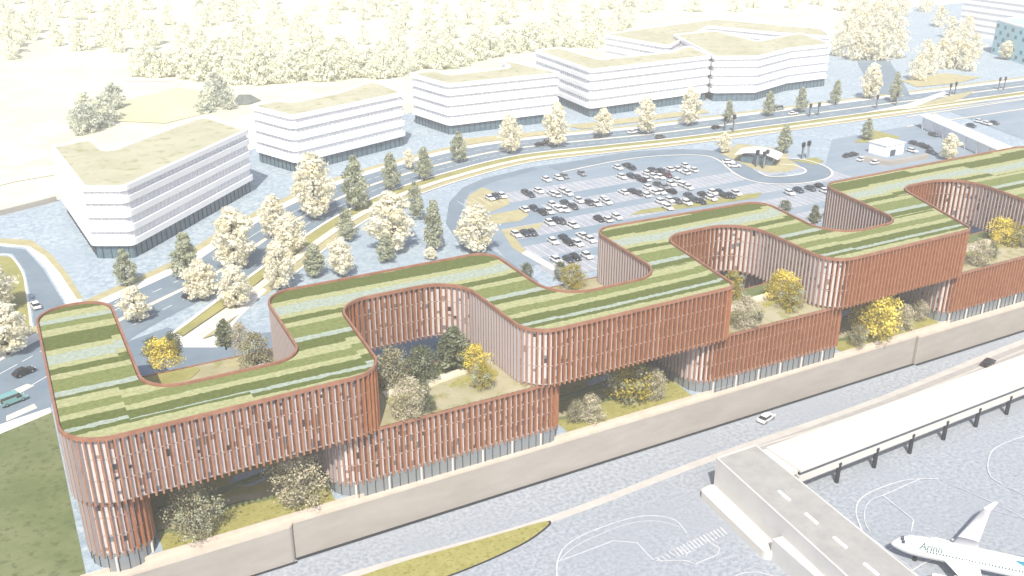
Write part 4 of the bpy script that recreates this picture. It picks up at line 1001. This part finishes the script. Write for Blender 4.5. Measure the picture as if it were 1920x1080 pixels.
for s in (1, -1):
    b = MB(); wing(b, ((9.2, s * 1.2, 2.6), (15.6, s * 1.2, 2.5), (15.9, s * 6.2, 2.9), (11.9, s * 6.2, 2.95)), .55); wing(b, ((11.9, s * 6.19, 2.95), (15.9, s * 6.19, 2.9), (18.6, s * 16.6, 3.9), (17.1, s * 16.6, 3.95)), .35)
    wg = pmb(b, 'wing', 'planewhite', None, True)
    b = MB(); wing(b, ((17.1, s * 16.6, 3.95), (18.6, s * 16.6, 3.9), (19.6, s * 17.2, 5.6), (18.9, s * 17.2, 5.6)), .1); pmb(b, 'winglet', 'planewhite', wg)
    b = MB()
    ep = [(7.4, .8), (7.5, .95), (8.2, 1.03), (9.8, 1.0), (11.2, .8), (11.2, .55), (12.4, .2)]
    for x, r in ep:
        for i in range(20):
            t = 2 * math.pi * i / 20; b.v.append((x, s * 5.75 + math.sin(t) * r, 1.15 + math.cos(t) * r * .88))
    for k in range(len(ep) - 1):
        for i in range(20):
            j = (i + 1) % 20; b.f.append((k * 20 + i, k * 20 + j, (k + 1) * 20 + j, (k + 1) * 20 + i)); b.m.append(1 if k >= 4 else 0)
    b.f.append(tuple(range(20))); b.m.append(1); b.box((12.0, s * 5.75, 1.8), 1.8, .3, .9, 0, 0)
    pmb(b, 'engine', ['planewhite', 'steel'], None, True)
    b = MB(); wing(b, ((31.5, s * .4, 4.7), (34.5, s * .4, 4.7), (36.3, s * 6.2, 5.2), (34.6, s * 6.2, 5.2)), .25); pmb(b, 'tailplane', 'planewhite', None, True)
    b = MB()
    for dx in (-.5, .5): b.tube((15 + dx, s * 3.8 - .25, .58), (15 + dx, s * 3.8 + .25, .58), .58, .58, 16)
    b.tube((15, s * 3.8, .5), (14.8, s * 3.6, 2.4), .16, .2, 8); pmb(b, 'main_gear', 'rubber')
b = MB(); b.tube((4.7, -.3, .4), (4.7, -.1, .4), .4, .4, 14); b.tube((4.7, .1, .4), (4.7, .3, .4), .4, .4, 14); b.tube((4.7, 0, .4), (4.6, 0, 1.7), .1, .12, 8); pmb(b, 'nose_gear', 'rubber')
# fin and teal swoosh on the rear body
b = MB(); fin = [(28, 5.1), (31.6, 5.9), (35.6, 11.6), (37.4, 11.6), (35.6, 5.3)]
b.f.append(tuple(range(5))); b.v += [(x, -.16, z) for x, z in fin]; b.m.append(0); b.v += [(x, .16, z) for x, z in fin]; b.f.append(tuple(range(9, 4, -1))); b.m.append(0)
for i in range(5): b.f.append((i, (i + 1) % 5, 5 + (i + 1) % 5, 5 + i)); b.m.append(0)
pmb(b, 'tail_fin', 'teal')
b = MB(); K = 16
for s in (1, -1):
    for i in range(K):
        x0, x1 = 21.0 + 14.0 * i / K, 21.0 + 14.0 * (i + 1) / K
        def lim(x): u = (x - 21.0) / 14.0; return .42 - .34 * u, .43 + 1.6 * min(1, u * 2.4)
        a0, c0 = lim(x0); a1, c1 = lim(x1); N2 = 6
        for k in range(N2):
            f0, f1 = k / N2, (k + 1) / N2
            b.face([on_shell(x0, s * (a0 + (c0 - a0) * f0), .03), on_shell(x0, s * (a0 + (c0 - a0) * f1), .03), on_shell(x1, s * (a1 + (c1 - a1) * f1), .03), on_shell(x1, s * (a1 + (c1 - a1) * f0), .03)])
pmb(b, 'tail_livery', 'teal')
# airline lettering wrapped on the port side
cu = bpy.data.curves.new('airline_lettering', 'FONT'); cu.body = 'Arinn'; cu.size = 1.75; cu.offset = .045; cu.shear = .2; cu.resolution_u = 3
tmp = bpy.data.objects.new('airline_lettering', cu); COL.objects.link(tmp)
bpy.context.view_layer.update(); me = bpy.data.meshes.new_from_object(tmp.evaluated_get(bpy.context.evaluated_depsgraph_get()))
bm = bmesh.new(); bm.from_mesh(me)
bmesh.ops.subdivide_edges(bm, edges=[e for e in bm.edges if e.calc_length() > .4], cuts=3, use_grid_fill=False); bmesh.ops.triangulate(bm, faces=bm.faces)
for v in bm.verts:
    x = 4.9 + v.co.x; t = 1.16 - v.co.y / 2.0; v.co = Vector(on_shell(x, t, .10))
bm.to_mesh(me); bm.free(); me.materials.clear(); me.materials.append(M['letter']); bpy.data.objects.remove(tmp)
lo = bpy.data.objects.new('airline_lettering', me); COL.objects.link(lo); lo.parent = pl_

# ================================================================== haze
HAZE = 0.00033
b = MB(); b.prism([(-1500, -500), (2700, -500), (2700, 3200), (-1500, 3200)], -1.5, 112.0)
hz = b.build('haze', 'white'); hz['kind'] = 'stuff'
hm = bpy.data.materials.new('haze_air'); hm.use_nodes = True; n = hm.node_tree.nodes; n.remove(n['Principled BSDF'])
pv = n.new('ShaderNodeVolumePrincipled'); pv.inputs['Color'].default_value = (1, .99, .97, 1); pv.inputs['Density'].default_value = HAZE; pv.inputs['Anisotropy'].default_value = -.25
hm.node_tree.links.new(pv.outputs[0], n['Material Output'].inputs['Volume']); hz.data.materials.clear(); hz.data.materials.append(hm)
